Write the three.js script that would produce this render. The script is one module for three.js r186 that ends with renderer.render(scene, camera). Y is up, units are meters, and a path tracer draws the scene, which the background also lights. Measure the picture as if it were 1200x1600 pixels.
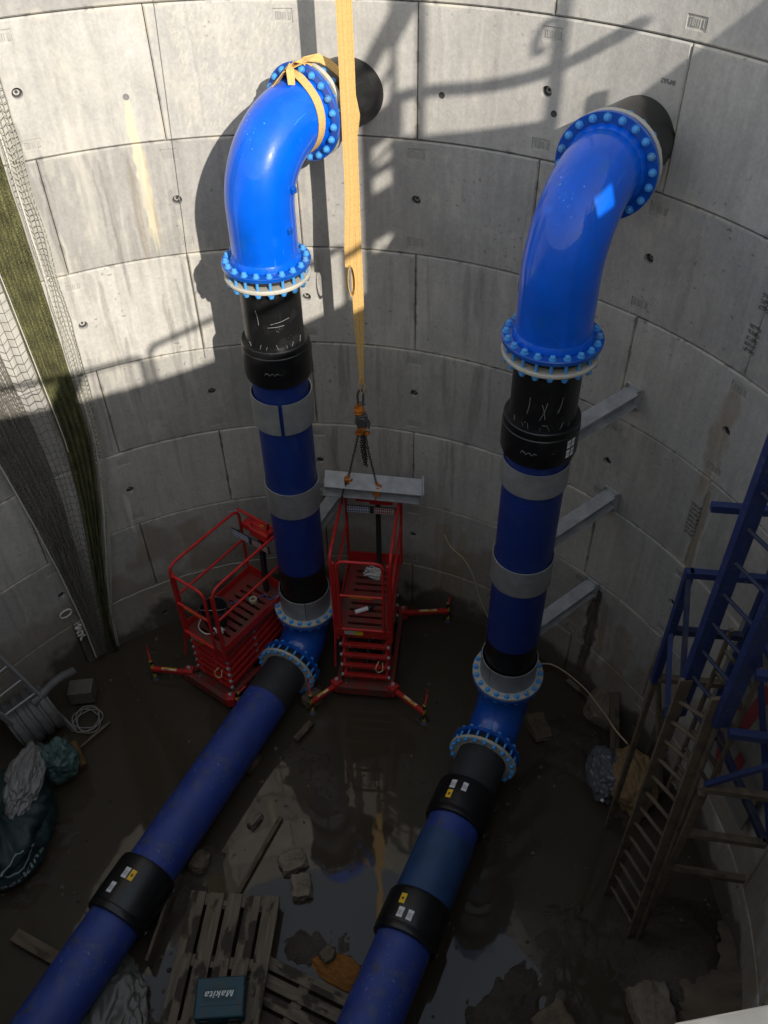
import * as THREE from 'three';
import { mergeGeometries, mergeVertices, toCreasedNormals } from 'three/addons/utils/BufferGeometryUtils.js';
import { RoundedBoxGeometry } from 'three/addons/geometries/RoundedBoxGeometry.js';
import { ImprovedNoise } from 'three/addons/math/ImprovedNoise.js';
import { Brush, Evaluator, SUBTRACTION } from 'three-bvh-csg';

// ---------- camera, sky, sun, exposure ----------
const scene = new THREE.Scene();
const camera = new THREE.PerspectiveCamera(60.1, 768 / 1024, 0.05, 400);
camera.position.set(0.894, 8.45, 3.515);
camera.rotation.set(-0.75638, 0, -0.02128, 'YXZ');
scene.add(camera);
const D2R = Math.PI / 180;
const sunAz = -25.5 * D2R, sunEl = 28.3 * D2R;            // light travels towards wall angle -25.5 degrees
const sunDir = new THREE.Vector3(-Math.sin(sunAz) * Math.cos(sunEl), Math.sin(sunEl), Math.cos(sunAz) * Math.cos(sunEl));
const skyTex = (() => {                                      // hazy bright sky: paler towards the horizon, a broad glow round the sun
  const w = 256, h = 128, d = new Float32Array(w * h * 4), v = new THREE.Vector3();
  for (let j = 0; j < h; j++) for (let i = 0; i < w; i++) {
    const el = ((j + 0.5) / h - 0.5) * Math.PI, ph = ((i + 0.5) / w - 0.5) * Math.PI * 2; v.set(Math.cos(el) * Math.cos(ph), Math.sin(el), Math.cos(el) * Math.sin(ph));
    const t = Math.pow(Math.max(0, v.y), 0.6), g = Math.max(0, v.dot(sunDir)), glow = 0.75 * Math.pow(g, 3) + 0.8 * Math.pow(g, 40), o = (j * w + i) * 4;
    const hz = [2.35, 2.38, 2.42], ze = [0.62, 0.77, 1.02];
    for (let k = 0; k < 3; k++) d[o + k] = v.y < 0 ? [0.5, 0.47, 0.42][k] : hz[k] + (ze[k] - hz[k]) * t + glow * [1.8, 1.7, 1.55][k];
    d[o + 3] = 1;
  }
  const t = new THREE.DataTexture(d, w, h, THREE.RGBAFormat, THREE.FloatType); t.mapping = THREE.EquirectangularReflectionMapping; t.magFilter = t.minFilter = THREE.LinearFilter; t.colorSpace = THREE.LinearSRGBColorSpace; t.needsUpdate = true; return t;
})();
scene.background = skyTex; scene.environment = skyTex; scene.backgroundIntensity = scene.environmentIntensity = 0.3;
const sun = new THREE.DirectionalLight(new THREE.Color(1, 0.93, 0.84), 3.0);
sun.target.position.set(0, 3, 0); sun.position.copy(sunDir).multiplyScalar(40).add(sun.target.position); sun.castShadow = true;
Object.assign(sun.shadow.camera, { left: -12, right: 12, top: 12, bottom: -12, near: 1, far: 90 }); sun.shadow.mapSize.set(4096, 4096);
scene.add(sun, sun.target);
const renderer = new THREE.WebGLRenderer({ antialias: true });
renderer.toneMapping = THREE.LinearToneMapping; renderer.toneMappingExposure = 1.9; renderer.shadowMap.enabled = true;
renderer.shadowMap.type = THREE.PCFSoftShadowMap;

// ---------- helpers ----------
let seed = 7; const rnd = () => { seed = (seed * 1664525 + 1013904223) >>> 0; return seed / 4294967296; };
const rr = (a, b) => a + (b - a) * rnd();
const V = (x, y, z) => new THREE.Vector3(x, y, z);
const noise = new ImprovedNoise();
const fbm = (x, y, z = 0, o = 4) => { let s = 0, a = 0.5, f = 1; for (let i = 0; i < o; i++) { s += a * noise.noise(x * f, y * f, z + i * 7.3); a *= 0.5; f *= 2.03; } return s; };
const clamp = (x, a = 0, b = 1) => Math.max(a, Math.min(b, x));
const smooth = (a, b, x) => { const t = clamp((x - a) / (b - a)); return t * t * (3 - 2 * t); };
const mix = (a, b, t) => a + (b - a) * t;
const taken = {};
const numbered = (n) => { taken[n] = (taken[n] || 0) + 1; return taken[n] === 1 ? n : n + '_' + String(taken[n] - 1).padStart(3, '0'); };
const shade = (m) => { m.castShadow = true; m.receiveShadow = true; return m; };
// a thing: a Group at its base; shapes below it are written in world coordinates
function thing(name, label, category, base = V(0, 0, 0), group) {
  const o = new THREE.Group(); o.name = numbered(name); o.position.copy(base); scene.add(o);
  o.userData = { label, category }; if (group) o.userData.group = group; return o;
}
function part(name, geo, mat, parent) {
  if (Array.isArray(geo)) geo = merge(geo);
  const m = shade(new THREE.Mesh(geo, mat)); m.name = name;
  if (parent.isGroup && parent.parent === scene) m.position.copy(parent.position).negate();
  parent.add(m); return m;
}
// a part that shares its geometry with others: placed by a world matrix
function partAt(name, geo, mat, parent, pos, quat) {
  const m = shade(new THREE.Mesh(geo, mat)); m.name = name; m.position.copy(pos); if (quat) m.quaternion.copy(quat);
  if (parent.isGroup && parent.parent === scene) m.position.sub(parent.position);
  parent.add(m); return m;
}
function single(name, geo, mat, label, category, group) {
  if (Array.isArray(geo)) geo = merge(geo);
  geo.computeBoundingBox(); const b = geo.boundingBox, c = V((b.min.x + b.max.x) / 2, b.min.y, (b.min.z + b.max.z) / 2);
  geo.translate(-c.x, -c.y, -c.z);
  const m = shade(new THREE.Mesh(geo, mat)); m.name = numbered(name); m.position.copy(c); scene.add(m);
  m.userData = { label, category }; if (group) m.userData.group = group; return m;
}
function structure(name, geo, mat) { const m = shade(new THREE.Mesh(geo, mat)); m.name = name; m.userData.kind = 'structure'; scene.add(m); return m; }
function merge(gs) {
  gs = gs.map((g) => { g = g.index ? g.toNonIndexed() : g; for (const k of Object.keys(g.attributes)) if (!['position', 'normal', 'uv'].includes(k)) g.deleteAttribute(k);
    if (!g.attributes.normal) g.computeVertexNormals();
    if (!g.attributes.uv) g.setAttribute('uv', new THREE.BufferAttribute(new Float32Array(g.attributes.position.count * 2), 2)); return g; });
  return mergeGeometries(gs);
}
const UP = V(0, 1, 0);
const qTo = (dir, from = UP) => new THREE.Quaternion().setFromUnitVectors(from, dir.clone().normalize());
// solid of revolution: profile [[r, h], ...] along dir from p
function lathe(profile, p, dir = UP, seg = 48, crease = 0.6) {
  let g = new THREE.LatheGeometry(profile.map(([r, h]) => new THREE.Vector2(r, h)), seg);
  let total = 0; const acc = profile.map((q, i) => { if (i) total += Math.hypot(q[0] - profile[i - 1][0], q[1] - profile[i - 1][1]); return total; });
  const rm = Math.max(...profile.map((q) => q[0])), uv = g.attributes.uv, n = profile.length;
  for (let i = 0; i < uv.count; i++) uv.setXY(i, (Math.floor(i / n) / seg) * Math.PI * 2 * rm, acc[i % n]);
  g = toCreasedNormals(g, crease);
  g.applyQuaternion(qTo(dir)); g.translate(p.x, p.y, p.z); return g;
}
function rod(a, b, r, seg = 10, r2 = r) {
  const d = b.clone().sub(a), L = d.length(); const g = new THREE.CylinderGeometry(r2, r, L, seg, 1); g.translate(0, L / 2, 0);
  const uv = g.attributes.uv; for (let i = 0; i < uv.count; i++) uv.setXY(i, uv.getX(i) * r * 6.28, uv.getY(i) * L);
  g.applyQuaternion(qTo(d)); g.translate(a.x, a.y, a.z); return g;
}
// a box bar from a to b with section w (sideways) x h (along up)
function bar(a, b, w, h, up = UP, bevel = 0) {
  const d = b.clone().sub(a), L = d.length(), z = d.clone().normalize(), x = up.clone().cross(z).normalize(), y = z.clone().cross(x);
  const g = bevel ? new RoundedBoxGeometry(w, h, L, 1, bevel) : new THREE.BoxGeometry(w, h, L);
  boxUV(g); g.applyMatrix4(new THREE.Matrix4().makeBasis(x, y, z)); const c = a.clone().add(b).multiplyScalar(0.5); g.translate(c.x, c.y, c.z); return g;
}
function boxUV(g, s = 1) {                                  // uv in metres, by the axis a face points along; long side along v
  const p = g.attributes.position, n = g.attributes.normal, uv = new Float32Array(p.count * 2);
  for (let i = 0; i < p.count; i++) {
    const ax = Math.abs(n.getX(i)), ay = Math.abs(n.getY(i)), az = Math.abs(n.getZ(i));
    const [u, v] = ay >= ax && ay >= az ? [p.getX(i), p.getZ(i)] : ax >= az ? [p.getY(i), p.getZ(i)] : [p.getX(i), p.getY(i)];
    uv[i * 2] = u * s; uv[i * 2 + 1] = v * s;
  }
  g.setAttribute('uv', new THREE.BufferAttribute(uv, 2)); return g;
}
function box(c, w, h, d, turn = 0, bevel = 0.004) {
  const g = bevel ? new RoundedBoxGeometry(w, h, d, 1, bevel) : new THREE.BoxGeometry(w, h, d); boxUV(g); g.rotateY(turn); g.translate(c.x, c.y, c.z); return g;
}
class Poly extends THREE.Curve { constructor(pts, closed = false) { super(); this.c = new THREE.CatmullRomCurve3(pts, closed, 'centripetal'); } getPoint(t, o) { return this.c.getPoint(t, o); } }
function tube(pts, r, seg = 8, n = pts.length * 8, closed = false) {
  const c = pts.isCurve ? pts : new Poly(pts, closed); const g = new THREE.TubeGeometry(c, n, r, seg, closed); const L = c.getLength(), uv = g.attributes.uv;
  for (let i = 0; i < uv.count; i++) uv.setXY(i, uv.getY(i) * r * 6.28, uv.getX(i) * L); return g;
}
// bent pipe rails: straight runs with rounded corners
function rail(pts, r, bend = 0.07, seg = 8) {
  const path = new THREE.CurvePath(); let from = pts[0];
  for (let i = 1; i < pts.length - 1; i++) {
    const a = pts[i - 1], b = pts[i], c = pts[i + 1], ba = a.clone().sub(b), bc = c.clone().sub(b), t = Math.min(bend, ba.length() / 2, bc.length() / 2);
    const p = b.clone().add(ba.setLength(t)), q = b.clone().add(bc.setLength(t));
    path.add(new THREE.LineCurve3(from, p)); path.add(new THREE.QuadraticBezierCurve3(p, b.clone(), q)); from = q;
  }
  path.add(new THREE.LineCurve3(from, pts[pts.length - 1]));
  const gs = []; for (const c of path.curves) { const L = c.getLength(); if (L < 1e-4) continue; gs.push(new THREE.TubeGeometry(c, c.isLineCurve3 ? 1 : 6, r, seg)); }
  for (const e of [pts[0], pts[pts.length - 1]]) { const s = new THREE.SphereGeometry(r, seg, 6); s.translate(e.x, e.y, e.z); gs.push(s); }
  return merge(gs);
}

// ---------- textures ----------
function tex(w, h, fn, srgb = true, rep = [1, 1]) {
  const d = new Uint8Array(w * h * 4);
  for (let y = 0; y < h; y++) for (let x = 0; x < w; x++) { const c = fn(x / w, y / h, x, y), i = (y * w + x) * 4; d[i] = clamp(c[0]) * 255; d[i + 1] = clamp(c[1]) * 255; d[i + 2] = clamp(c[2]) * 255; d[i + 3] = 255; }
  const t = new THREE.DataTexture(d, w, h); t.wrapS = t.wrapT = THREE.RepeatWrapping; t.magFilter = THREE.LinearFilter; t.minFilter = THREE.LinearMipmapLinearFilter; t.generateMipmaps = true;
  if (srgb) t.colorSpace = THREE.SRGBColorSpace; t.repeat.set(...rep); t.needsUpdate = true; return t;
}
const rep = (t, x, y) => { const c = t.clone(); c.repeat.set(x, y); c.needsUpdate = true; return c; };
// tiling noise: blend of two shifted copies
const tileN = (u, v, f, z, o = 4) => { const a = fbm(u * f, v * f, z, o), b = fbm((u - 1) * f, v * f, z, o), c = fbm(u * f, (v - 1) * f, z, o), d = fbm((u - 1) * f, (v - 1) * f, z, o); return mix(mix(a, b, u), mix(c, d, u), v) * 1.3; };
const grainT = tex(256, 256, (u, v) => { const n = 0.5 + tileN(u, v, 24, 3, 3) * 0.9; return [n, n, n]; }, false);
const speckT = tex(512, 512, (u, v) => { const n = 0.5 + tileN(u, v, 40, 5, 4) * 0.7, p = smooth(0.26, 0.4, tileN(u, v, 60, 9, 2)) * 0.5; const k = n - p; return [k, k, k]; }, false);
// dirt / scuff colour multiplier around a base colour, uv in metres over 1 m
function mottled(base, amp, f = 6, tint = [1, 1, 1], z = 11, streak = 1) {
  return tex(256, 256, (u, v) => { const n = tileN(u, v, f, z, 5), m = tileN(u, v * streak, f * 3, z + 4, 3); const k = 1 + amp * (n * 1.4 + m * 0.6), t = smooth(0.1, 0.4, n) * amp; return base.map((b, i) => mix(b * k, b * k * tint[i], t * 2)); });
}
const std = (o) => new THREE.MeshStandardMaterial(o);
const phys = (o) => new THREE.MeshPhysicalMaterial(o);

// ---------- shaft wall: rings of precast segments ----------
const R = 3.954, J1 = 6.713;                                 // inner radius; height of the first visible ring joint, one metre per ring
const RING_EVEN = 3, RING_ODD = 18;                          // angle of a vertical joint, 30 degrees apart
const wallPt = (deg, y, r = R) => V(r * Math.sin(deg * D2R), y, -r * Math.cos(deg * D2R));
const mPerDeg = R * D2R;
const strokes = [];                                          // drips and stains [deg, yTop, yBottom, width m, colour, strength]
const CH = [0.78, 0.755, 0.69], RUST = [0.50, 0.40, 0.28], DARK = [0.36, 0.35, 0.33], PALE = [0.80, 0.785, 0.74];
strokes.push([-15.6, 6.06, 4.72, 0.055, [0.83, 0.79, 0.65], 0.95], [-14.9, 5.7, 4.7, 0.02, [0.66, 0.57, 0.42], 0.4], [-17.0, 5.6, 4.5, 0.05, RUST, 0.22]);
strokes.push([-28.1, 2.17, 1.55, 0.035, PALE, 0.8], [-27.6, 2.0, 0.9, 0.03, [0.6, 0.56, 0.48], 0.4], [-28.6, 6.0, 5.2, 0.06, DARK, 0.35]);
strokes.push([62.6, 4.6, 3.4, 0.12, [0.52, 0.44, 0.33], 0.45], [63.6, 3.6, 2.0, 0.05, RUST, 0.5], [64.4, 3.65, 2.3, 0.02, PALE, 0.5], [62.9, 3.9, 3.5, 0.02, PALE, 0.6]);
strokes.push([23.5, 1.5, 0.1, 0.16, [0.5, 0.42, 0.3], 0.4], [26.5, 1.45, 0.2, 0.08, [0.55, 0.45, 0.32], 0.45], [51, 1.62, 0.1, 0.09, [0.17, 0.14, 0.11], 0.85], [53, 1.5, 0.2, 0.05, RUST, 0.5], [57, 1.4, 0.3, 0.18, [0.45, 0.37, 0.27], 0.35]);
{ let s0 = seed; seed = 91;
  for (let i = 0; i < 210; i++) { const top = rnd() < 0.55 ? J1 - Math.floor(rr(-1, 6)) : rr(1, 7.6); strokes.push([rr(-60, 75), top, top - rr(0.25, 1.5), rr(0.008, 0.045), rnd() < 0.5 ? DARK : PALE, rr(0.05, 0.2)]); }
  for (let i = 0; i < 44; i++) { const top = J1 - 2 - (i % 3) + rr(-0.05, 0); strokes.push([rr(2, 30), top, top - rr(0.4, 1.0), rr(0.015, 0.05), DARK, rr(0.1, 0.3)]); }
  for (let i = 0; i < 22; i++) { const top = rr(5.6, 6.7); strokes.push([rr(-27, -12), top, top - rr(0.4, 1.2), rr(0.02, 0.07), PALE, rr(0.1, 0.3)]); }
  for (let i = 0; i < 34; i++) { const top = rr(3.7, 5.7); strokes.push([rr(-28, -12), top, top - rr(0.4, 1.6), rr(0.012, 0.04), i % 3 ? DARK : PALE, rr(0.15, 0.36)]); }
  seed = s0; }
const WA = 95, WY0 = -0.4, WH = 8.2, TW = 2048, TH = 1280;
const wallMap = (() => {
  const w = TW, h = TH, f = new Float32Array(w * h * 3);
  for (let j = 0; j < h; j++) {
    const y = WY0 + (j / h) * WH, ring = Math.floor(J1 + 1 - y);                // 0 above J1, 1 below, ...
    for (let i = 0; i < w; i++) {
      const deg = -WA + (i / w) * 2 * WA, x = deg * mPerDeg;
      const seg = Math.floor((deg - (ring % 2 ? RING_ODD : RING_EVEN)) / 30);
      const tone = 1 + 0.08 * (((Math.sin(seg * 12.9 + ring * 78.2) * 43758.5) % 1));
      const big = fbm(x * 0.9, y * 0.9, 2, 4), mid = fbm(x * 4, y * 3, 5, 3), fine = fbm(x * 22, y * 14, 8, 2), str = fbm(x * 9, y * 0.7, 14, 3), str2 = fbm(x * 30, y * 1.3, 21, 2);
      let k = tone * (1 + 0.10 * big + 0.07 * mid + 0.07 * fine + 0.08 * str + 0.05 * str2 + 0.05 * noise.noise(x * 60, y * 44, 1.7));
      let c = [0.655 * k, 0.645 * k, 0.62 * k];
      // lime bloom with its own ragged outline
      const bl = smooth(0.1, 0.24, fbm(x * 2.2 + 9, y * 1.5, 33, 4) + 0.12 * fine) * smooth(0.02, 0.2, fbm(x * 14, y * 2.2, 41, 3) + 0.1);
      for (let q = 0; q < 3; q++) c[q] = mix(c[q], CH[q], bl * 0.28);
      // form-face scratches, small air holes
      const hole = smooth(0.56, 0.66, noise.noise(x * 31, y * 31, 3.3)) * smooth(0.1, 0.3, big + 0.1); for (let q = 0; q < 3; q++) c[q] *= 1 - 0.25 * hole;
      // mortar smears and chipped arrises along the joints
      { const jy = Math.abs(((J1 - y) % 1 + 1.5) % 1 - 0.5), jo = ring % 2 ? RING_ODD : RING_EVEN, jx = Math.abs((((deg - jo) / 30) % 1 + 1.5) % 1 - 0.5) * 30 * mPerDeg, dj = Math.min(jy, jx), sm = smooth(0.05, 0.012, dj + 0.05 * mid) * smooth(0.0, 0.16, fbm(x * 2.3, y * 2.3, 71, 3)), chip = smooth(0.022, 0.01, dj + 0.03 * fine) * smooth(0.12, 0.2, fbm(x * 7, y * 7, 73, 3));
        for (let q = 0; q < 3; q++) c[q] = mix(mix(c[q], CH[q], sm * 0.5), [0.4, 0.39, 0.37][q], chip * 0.45); }
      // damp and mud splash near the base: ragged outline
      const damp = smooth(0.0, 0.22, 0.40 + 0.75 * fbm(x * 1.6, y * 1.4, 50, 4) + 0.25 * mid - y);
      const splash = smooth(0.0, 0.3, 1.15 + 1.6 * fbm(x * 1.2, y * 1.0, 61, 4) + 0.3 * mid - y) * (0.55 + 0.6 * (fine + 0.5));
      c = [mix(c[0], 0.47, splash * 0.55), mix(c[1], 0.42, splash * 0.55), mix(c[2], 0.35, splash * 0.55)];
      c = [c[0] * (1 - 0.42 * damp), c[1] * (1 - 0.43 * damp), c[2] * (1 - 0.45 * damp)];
      const o = (j * w + i) * 3; f[o] = c[0]; f[o + 1] = c[1]; f[o + 2] = c[2];
    }
  }
  strokes.forEach(([deg, y0, y1, wd, col, st], n) => {
    const px = w / (2 * WA * mPerDeg), ja = Math.max(0, Math.floor((y1 - WY0) / WH * h)), jb = Math.min(h - 1, Math.ceil((y0 - WY0) / WH * h));
    for (let j = ja; j <= jb; j++) {
      const y = WY0 + (j / h) * WH, t = (y0 - y) / (y0 - y1), wob = fbm(n * 3.1, y * 1.8, 5, 2) * 0.06, ww = wd * (0.45 + 0.55 * Math.sin(Math.min(1, t * 3) * 1.57)) * (1 + 0.8 * fbm(n, y * 6, 9, 2)) * (1 - 0.5 * t * t);
      const cx = (deg * mPerDeg + wob + WA * mPerDeg) * px;
      for (let i = Math.floor(cx - ww * px * 1.2); i <= cx + ww * px * 1.2; i++) { if (i < 0 || i >= w) continue;
        const e = Math.abs(i - cx) / (ww * px), a = st * smooth(1.1, 0.6, e + 0.5 * fbm(i * 0.11, j * 0.05, n, 2)) * smooth(1, 0.75, t + 0.3 * fbm(i * 0.3, n, 2, 2)) * (0.75 + 0.5 * fbm(i * 0.2, j * 0.02, 4, 2));
        const o = (j * w + i) * 3; for (let q = 0; q < 3; q++) f[o + q] = mix(f[o + q], col[q], clamp(a)); }
    }
  });
  // pale trowel flecks on the segment above the left bend
  for (let n = 0; n < 420; n++) { const dg = mix(-9.5, 4, rnd()), yy = mix(5.75, 6.7, rnd()), L = rr(3, 11), sl = rr(-0.9, -0.35), ii = ((dg + WA) / (2 * WA)) * w, jj = ((yy - WY0) / WH) * h, st = rr(0.1, 0.4);
    for (let q = 0; q < L; q++) { const i = Math.round(ii + q * sl * -0.6), j = Math.round(jj + q * 0.8), o = (j * w + i) * 3; for (let b = 0; b < 2; b++) for (let c = 0; c < 3; c++) f[o + b * 3 + c] = mix(f[o + b * 3 + c], CH[c] * 1.03, st); } }
  // stencilled casting marks, worn to illegible dashes
  const dash = (deg, y, n, s) => { for (let q = 0; q < n; q++) { const cx = Math.round(((deg + WA) / (2 * WA)) * w), cy = Math.round(((y - q * 0.045 - WY0) / WH) * h);
    for (let a = -8; a <= 8; a++) for (let b = -2; b <= 2; b++) if (fbm(a * 0.35 + q * 3, b * 0.5, s, 2) > -0.08) { const o = ((cy + b) * w + cx + a) * 3; f[o] *= 0.62; f[o + 1] *= 0.62; f[o + 2] *= 0.62; } } };
  dash(62.2, 3.38, 8, 1); dash(63.0, 5.35, 3, 2); dash(62.6, 5.1, 5, 5); dash(46.2, 6.45, 1, 3);
  return tex(w, h, (u, v, x, y) => { const o = (y * w + x) * 3; return [f[o], f[o + 1], f[o + 2]]; });
})();
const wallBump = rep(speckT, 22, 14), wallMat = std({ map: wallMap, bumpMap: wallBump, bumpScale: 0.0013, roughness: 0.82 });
const plugDark = std({ color: new THREE.Color().setRGB(0.05, 0.05, 0.05), roughness: 0.8 });
const markGrey = std({ color: new THREE.Color().setRGB(0.2, 0.19, 0.18), roughness: 0.85 });
const shaft = thing('shaft_wall', 'curved grey shaft wall of stacked precast concrete segments around the pit', 'wall', V(0, -0.29, 0));
{
  const A = 30 * D2R - 0.007 / R, Hs = 0.992, T = 0.2, c = 0.012, n = 20;
  const g = new THREE.BoxGeometry(2, 2, 1, n, 4, 1), p = g.attributes.position;
  for (let i = 0; i < p.count; i++) {
    const fx = (p.getX(i) + 1) / 2, fy = (p.getY(i) + 1) / 2, fz = p.getZ(i) > 0;   // front = inner face
    const ix = Math.round(fx * n), iy = Math.round(fy * 4), edge = ix === 0 || ix === n || iy === 0 || iy === 4;
    const ax = ix === 0 ? 0 : ix === n ? 1 : ix === 1 ? c / (A * R) : ix === n - 1 ? 1 - c / (A * R) : fx;
    const ay = iy === 0 ? 0 : iy === 4 ? 1 : iy === 1 ? c / Hs : iy === 3 ? 1 - c / Hs : fy;
    const ang = (ax - 0.5) * A, rad = fz ? R + (edge ? c : 0) : R + T;
    p.setXYZ(i, rad * Math.sin(ang), (ay - 0.5) * Hs, -rad * Math.cos(ang));
  }
  g.computeVertexNormals();
  const ev = new Evaluator(); ev.useGroups = false; ev.attributes = ['position', 'normal'];
  let b = new Brush(g); b.updateMatrixWorld();
  const cut = (geo, x, y, z) => { const q = new Brush(geo); q.position.set(x, y, z); q.updateMatrixWorld(); b = ev.evaluate(b, q, SUBTRACTION); };
  const sock = new THREE.CylinderGeometry(0.043, 0.037, 0.06, 20); sock.rotateX(Math.PI / 2); cut(sock, 0, 0, -R - 0.02);
  cut(new THREE.BoxGeometry(0.15, 0.1, 0.04), 0, 0.385, -R + 0.012); cut(new THREE.BoxGeometry(0.15, 0.09, 0.04), 0, -0.385, -R + 0.012);
  let base = b.geometry; base.deleteAttribute('uv'); base = mergeVertices(base.index ? base.toNonIndexed() : base, 1e-4); base = toCreasedNormals(base.toNonIndexed ? base : base, 0.35);
  const socket = merge([lathe([[0.036, -0.03], [0.036, 0], [0.027, -0.004], [0.024, -0.03], [0.0, -0.03]], V(0, 0, -R - 0.028), V(0, 0, 1), 16), lathe([[0.012, 0], [0.012, 0.012], [0, 0.012]], V(0, 0, -R - 0.058), V(0, 0, 1), 8)]);
  const markBars = []; for (const [x, w] of [[-0.052, 0.006], [-0.03, 0.022], [-0.012, 0.005], [0.004, 0.008], [0.02, 0.005], [0.045, 0.006], [0.06, 0.005]]) markBars.push(box(V(x, 0, -R - 0.009), w, 0.05, 0.012, 0, 0.001));
  markBars.push(box(V(-0.04, 0.024, -R - 0.009), 0.03, 0.007, 0.012, 0, 0.001), box(V(0.052, -0.024, -R - 0.009), 0.02, 0.007, 0.012, 0, 0.001));
  const mark = merge(markBars), markMat = std({ color: new THREE.Color().setRGB(0.34, 0.33, 0.305), roughness: 0.85 });
  part('joint_backing', new THREE.CylinderGeometry(R + 0.1, R + 0.1, 8.0, 96, 1, true).translate(0, 3.7, 0), plugDark, shaft);  // added dark shell behind the segments, stops sun leaking through the joints
  for (let ring = 0; ring < 8; ring++) for (let s = 0; s < 12; s++) {
    const deg = (ring % 2 ? RING_ODD : RING_EVEN) + 15 + s * 30, a = ((deg + 180) % 360 + 360) % 360 - 180, yc = J1 + 0.5 - ring;
    const geo = base.clone(), q = geo.attributes.position, uv = new Float32Array(q.count * 2);
    for (let i = 0; i < q.count; i++) {
      let d = a + Math.atan2(q.getX(i), -q.getZ(i)) / D2R; if (Math.abs(a) > 80) d = a > 0 ? 180 - d - 20 : -180 - d + 20;
      uv[i * 2] = (clamp(d, -WA + 0.3, WA - 0.3) + WA) / (2 * WA); uv[i * 2 + 1] = (q.getY(i) + yc - WY0) / WH;
    }
    geo.setAttribute('uv', new THREE.BufferAttribute(uv, 2));
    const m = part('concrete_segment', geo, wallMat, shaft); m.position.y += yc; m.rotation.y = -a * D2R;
    m.position.x += 0.0; const jit = (((s * 7 + ring * 13) % 5) - 2) * 0.0012; m.position.x += Math.sin(a * D2R) * jit; m.position.z -= Math.cos(a * D2R) * jit;
    if (Math.abs(a) < 85 && ring < 8) { partAt('grout_socket', socket, plugDark, m, V(0, 0, 0)); if (ring < 7) { partAt('cast_mark', mark, markMat, m, V(0, 0.385, 0)); partAt('cast_mark', mark, markMat, m, V(0, -0.385, 0)); } }
  }
  for (const [dg, y] of [[20.9, 6.08], [34.1, 6.07], [-15.6, 6.08], [31.9, 3.1]]) { const p0 = wallPt(dg, y, R + 0.004), n = p0.clone().setY(0).normalize().negate(); part('drill_hole_disc', lathe([[0, 0.003], [0.016, 0.004], [0.021, 0.006], [0.026, 0.003], [0.028, -0.004]], p0, n, 14), dg < 0 ? markGrey : plugDark, shaft); }  // raised flat discs, shade inside open drill holes put into their colour
}

// ---------- materials for pipework ----------
const lin = (r, g, b) => new THREE.Color().setRGB(r, g, b);
const scuff = (base, chip, amount, z, f = 10) => tex(512, 512, (u, v) => { const n = tileN(u, v, f, z, 4), m = tileN(u, v, 50, z + 3, 3), s = tileN(u, v, 5, z + 8, 3); const c = smooth(0.30, 0.36, m + n * 0.35 + s * 0.25 - 0.12 + amount) * 0.85, k = 1 + 0.16 * n + 0.07 * m, dst = smooth(0.1, 0.2, tileN(u, v, 6, z + 20, 5) + 0.12 * m) * 0.1, ln = smooth(0.36, 0.42, fbm(u * 50, v * 4, z + 30, 3) + 0.12 * s) * 0.3; return base.map((b, i) => mix(mix(mix(b * k, chip[i], c), chip[i], ln), [0.5, 0.48, 0.44][i], dst)); });
const epoxy = phys({ map: scuff([0.0, 0.355, 0.83], [0.62, 0.78, 0.93], -0.02, 3, 5), roughness: 0.32, specularIntensity: 0.35, clearcoat: 0.6, clearcoatRoughness: 0.04, bumpMap: rep(grainT, 2, 2), bumpScale: 0.0006 });
const epoxyPlain = phys({ map: scuff([0.02, 0.30, 0.66], [0.5, 0.62, 0.75], -0.08, 13, 5), roughness: 0.3, clearcoat: 0.6, clearcoatRoughness: 0.15 });
const peBlue = std({ map: scuff([0.09, 0.185, 0.455], [0.36, 0.40, 0.58], 0.0, 23, 4), roughness: 0.42, bumpMap: rep(grainT, 3, 3), bumpScale: 0.0004 });
const peBlueDirty = std({ map: tex(512, 512, (u, v) => { const n = tileN(u, v, 5, 77, 5), m = tileN(u, v, 34, 78, 3), s = smooth(0.06, 0.2, tileN(u, v, 7, 79, 5) + 0.1 * m), w = smooth(0.3, 0.36, m + 0.3 * n), mud = smooth(0.24, 0.3, tileN(u, v, 11, 83, 4) + 0.12 * m), sc = smooth(0.33, 0.4, fbm(u * 5, v * 60, 84, 3) + 0.1 * n); const b = [0.155, 0.235, 0.525].map((x) => x * (1 + 0.22 * n + 0.12 * m)); const d = [0.36, 0.37, 0.42], md = [0.33, 0.28, 0.21]; return b.map((x, i) => mix(mix(mix(mix(x, d[i], 0.34 * s), 0.62, w * 0.5), 0.5, sc * 0.35), md[i], mud * 0.45)); }), roughness: 0.55 });
const peSleeve = std({ map: mottled([0.13, 0.25, 0.41], 0.25, 5, [0.9, 0.85, 0.8], 31), roughness: 0.55 });
const peBlack = std({ map: scuff([0.08, 0.082, 0.085], [0.42, 0.42, 0.42], -0.03, 43, 6), roughness: 0.34, bumpMap: rep(grainT, 2, 2), bumpScale: 0.0006 });
const peBlackDull = std({ map: scuff([0.17, 0.175, 0.18], [0.36, 0.35, 0.33], 0.02, 53, 6), roughness: 0.6 });
const galv = std({ map: tex(256, 256, (u, v) => { const n = tileN(u, v, 9, 61, 2), m = tileN(u, v, 26, 62, 2), k = 0.66 + 0.05 * Math.round(n * 7) / 3 + 0.04 * m + 0.05 * tileN(u, v, 3, 63, 3); return [k, k * 1.01, k * 1.02]; }), roughness: 0.45, metalness: 0.2 });
const galvBand = std({ map: tex(256, 256, (u, v) => { const n = tileN(u, v, 9, 64, 2), m = tileN(u, v, 3, 65, 4), k = 0.60 + 0.04 * Math.round(n * 7) / 3 + 0.1 * m; return [k, k * 1.01, k * 1.01]; }), roughness: 0.42, metalness: 0.45 });
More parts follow.
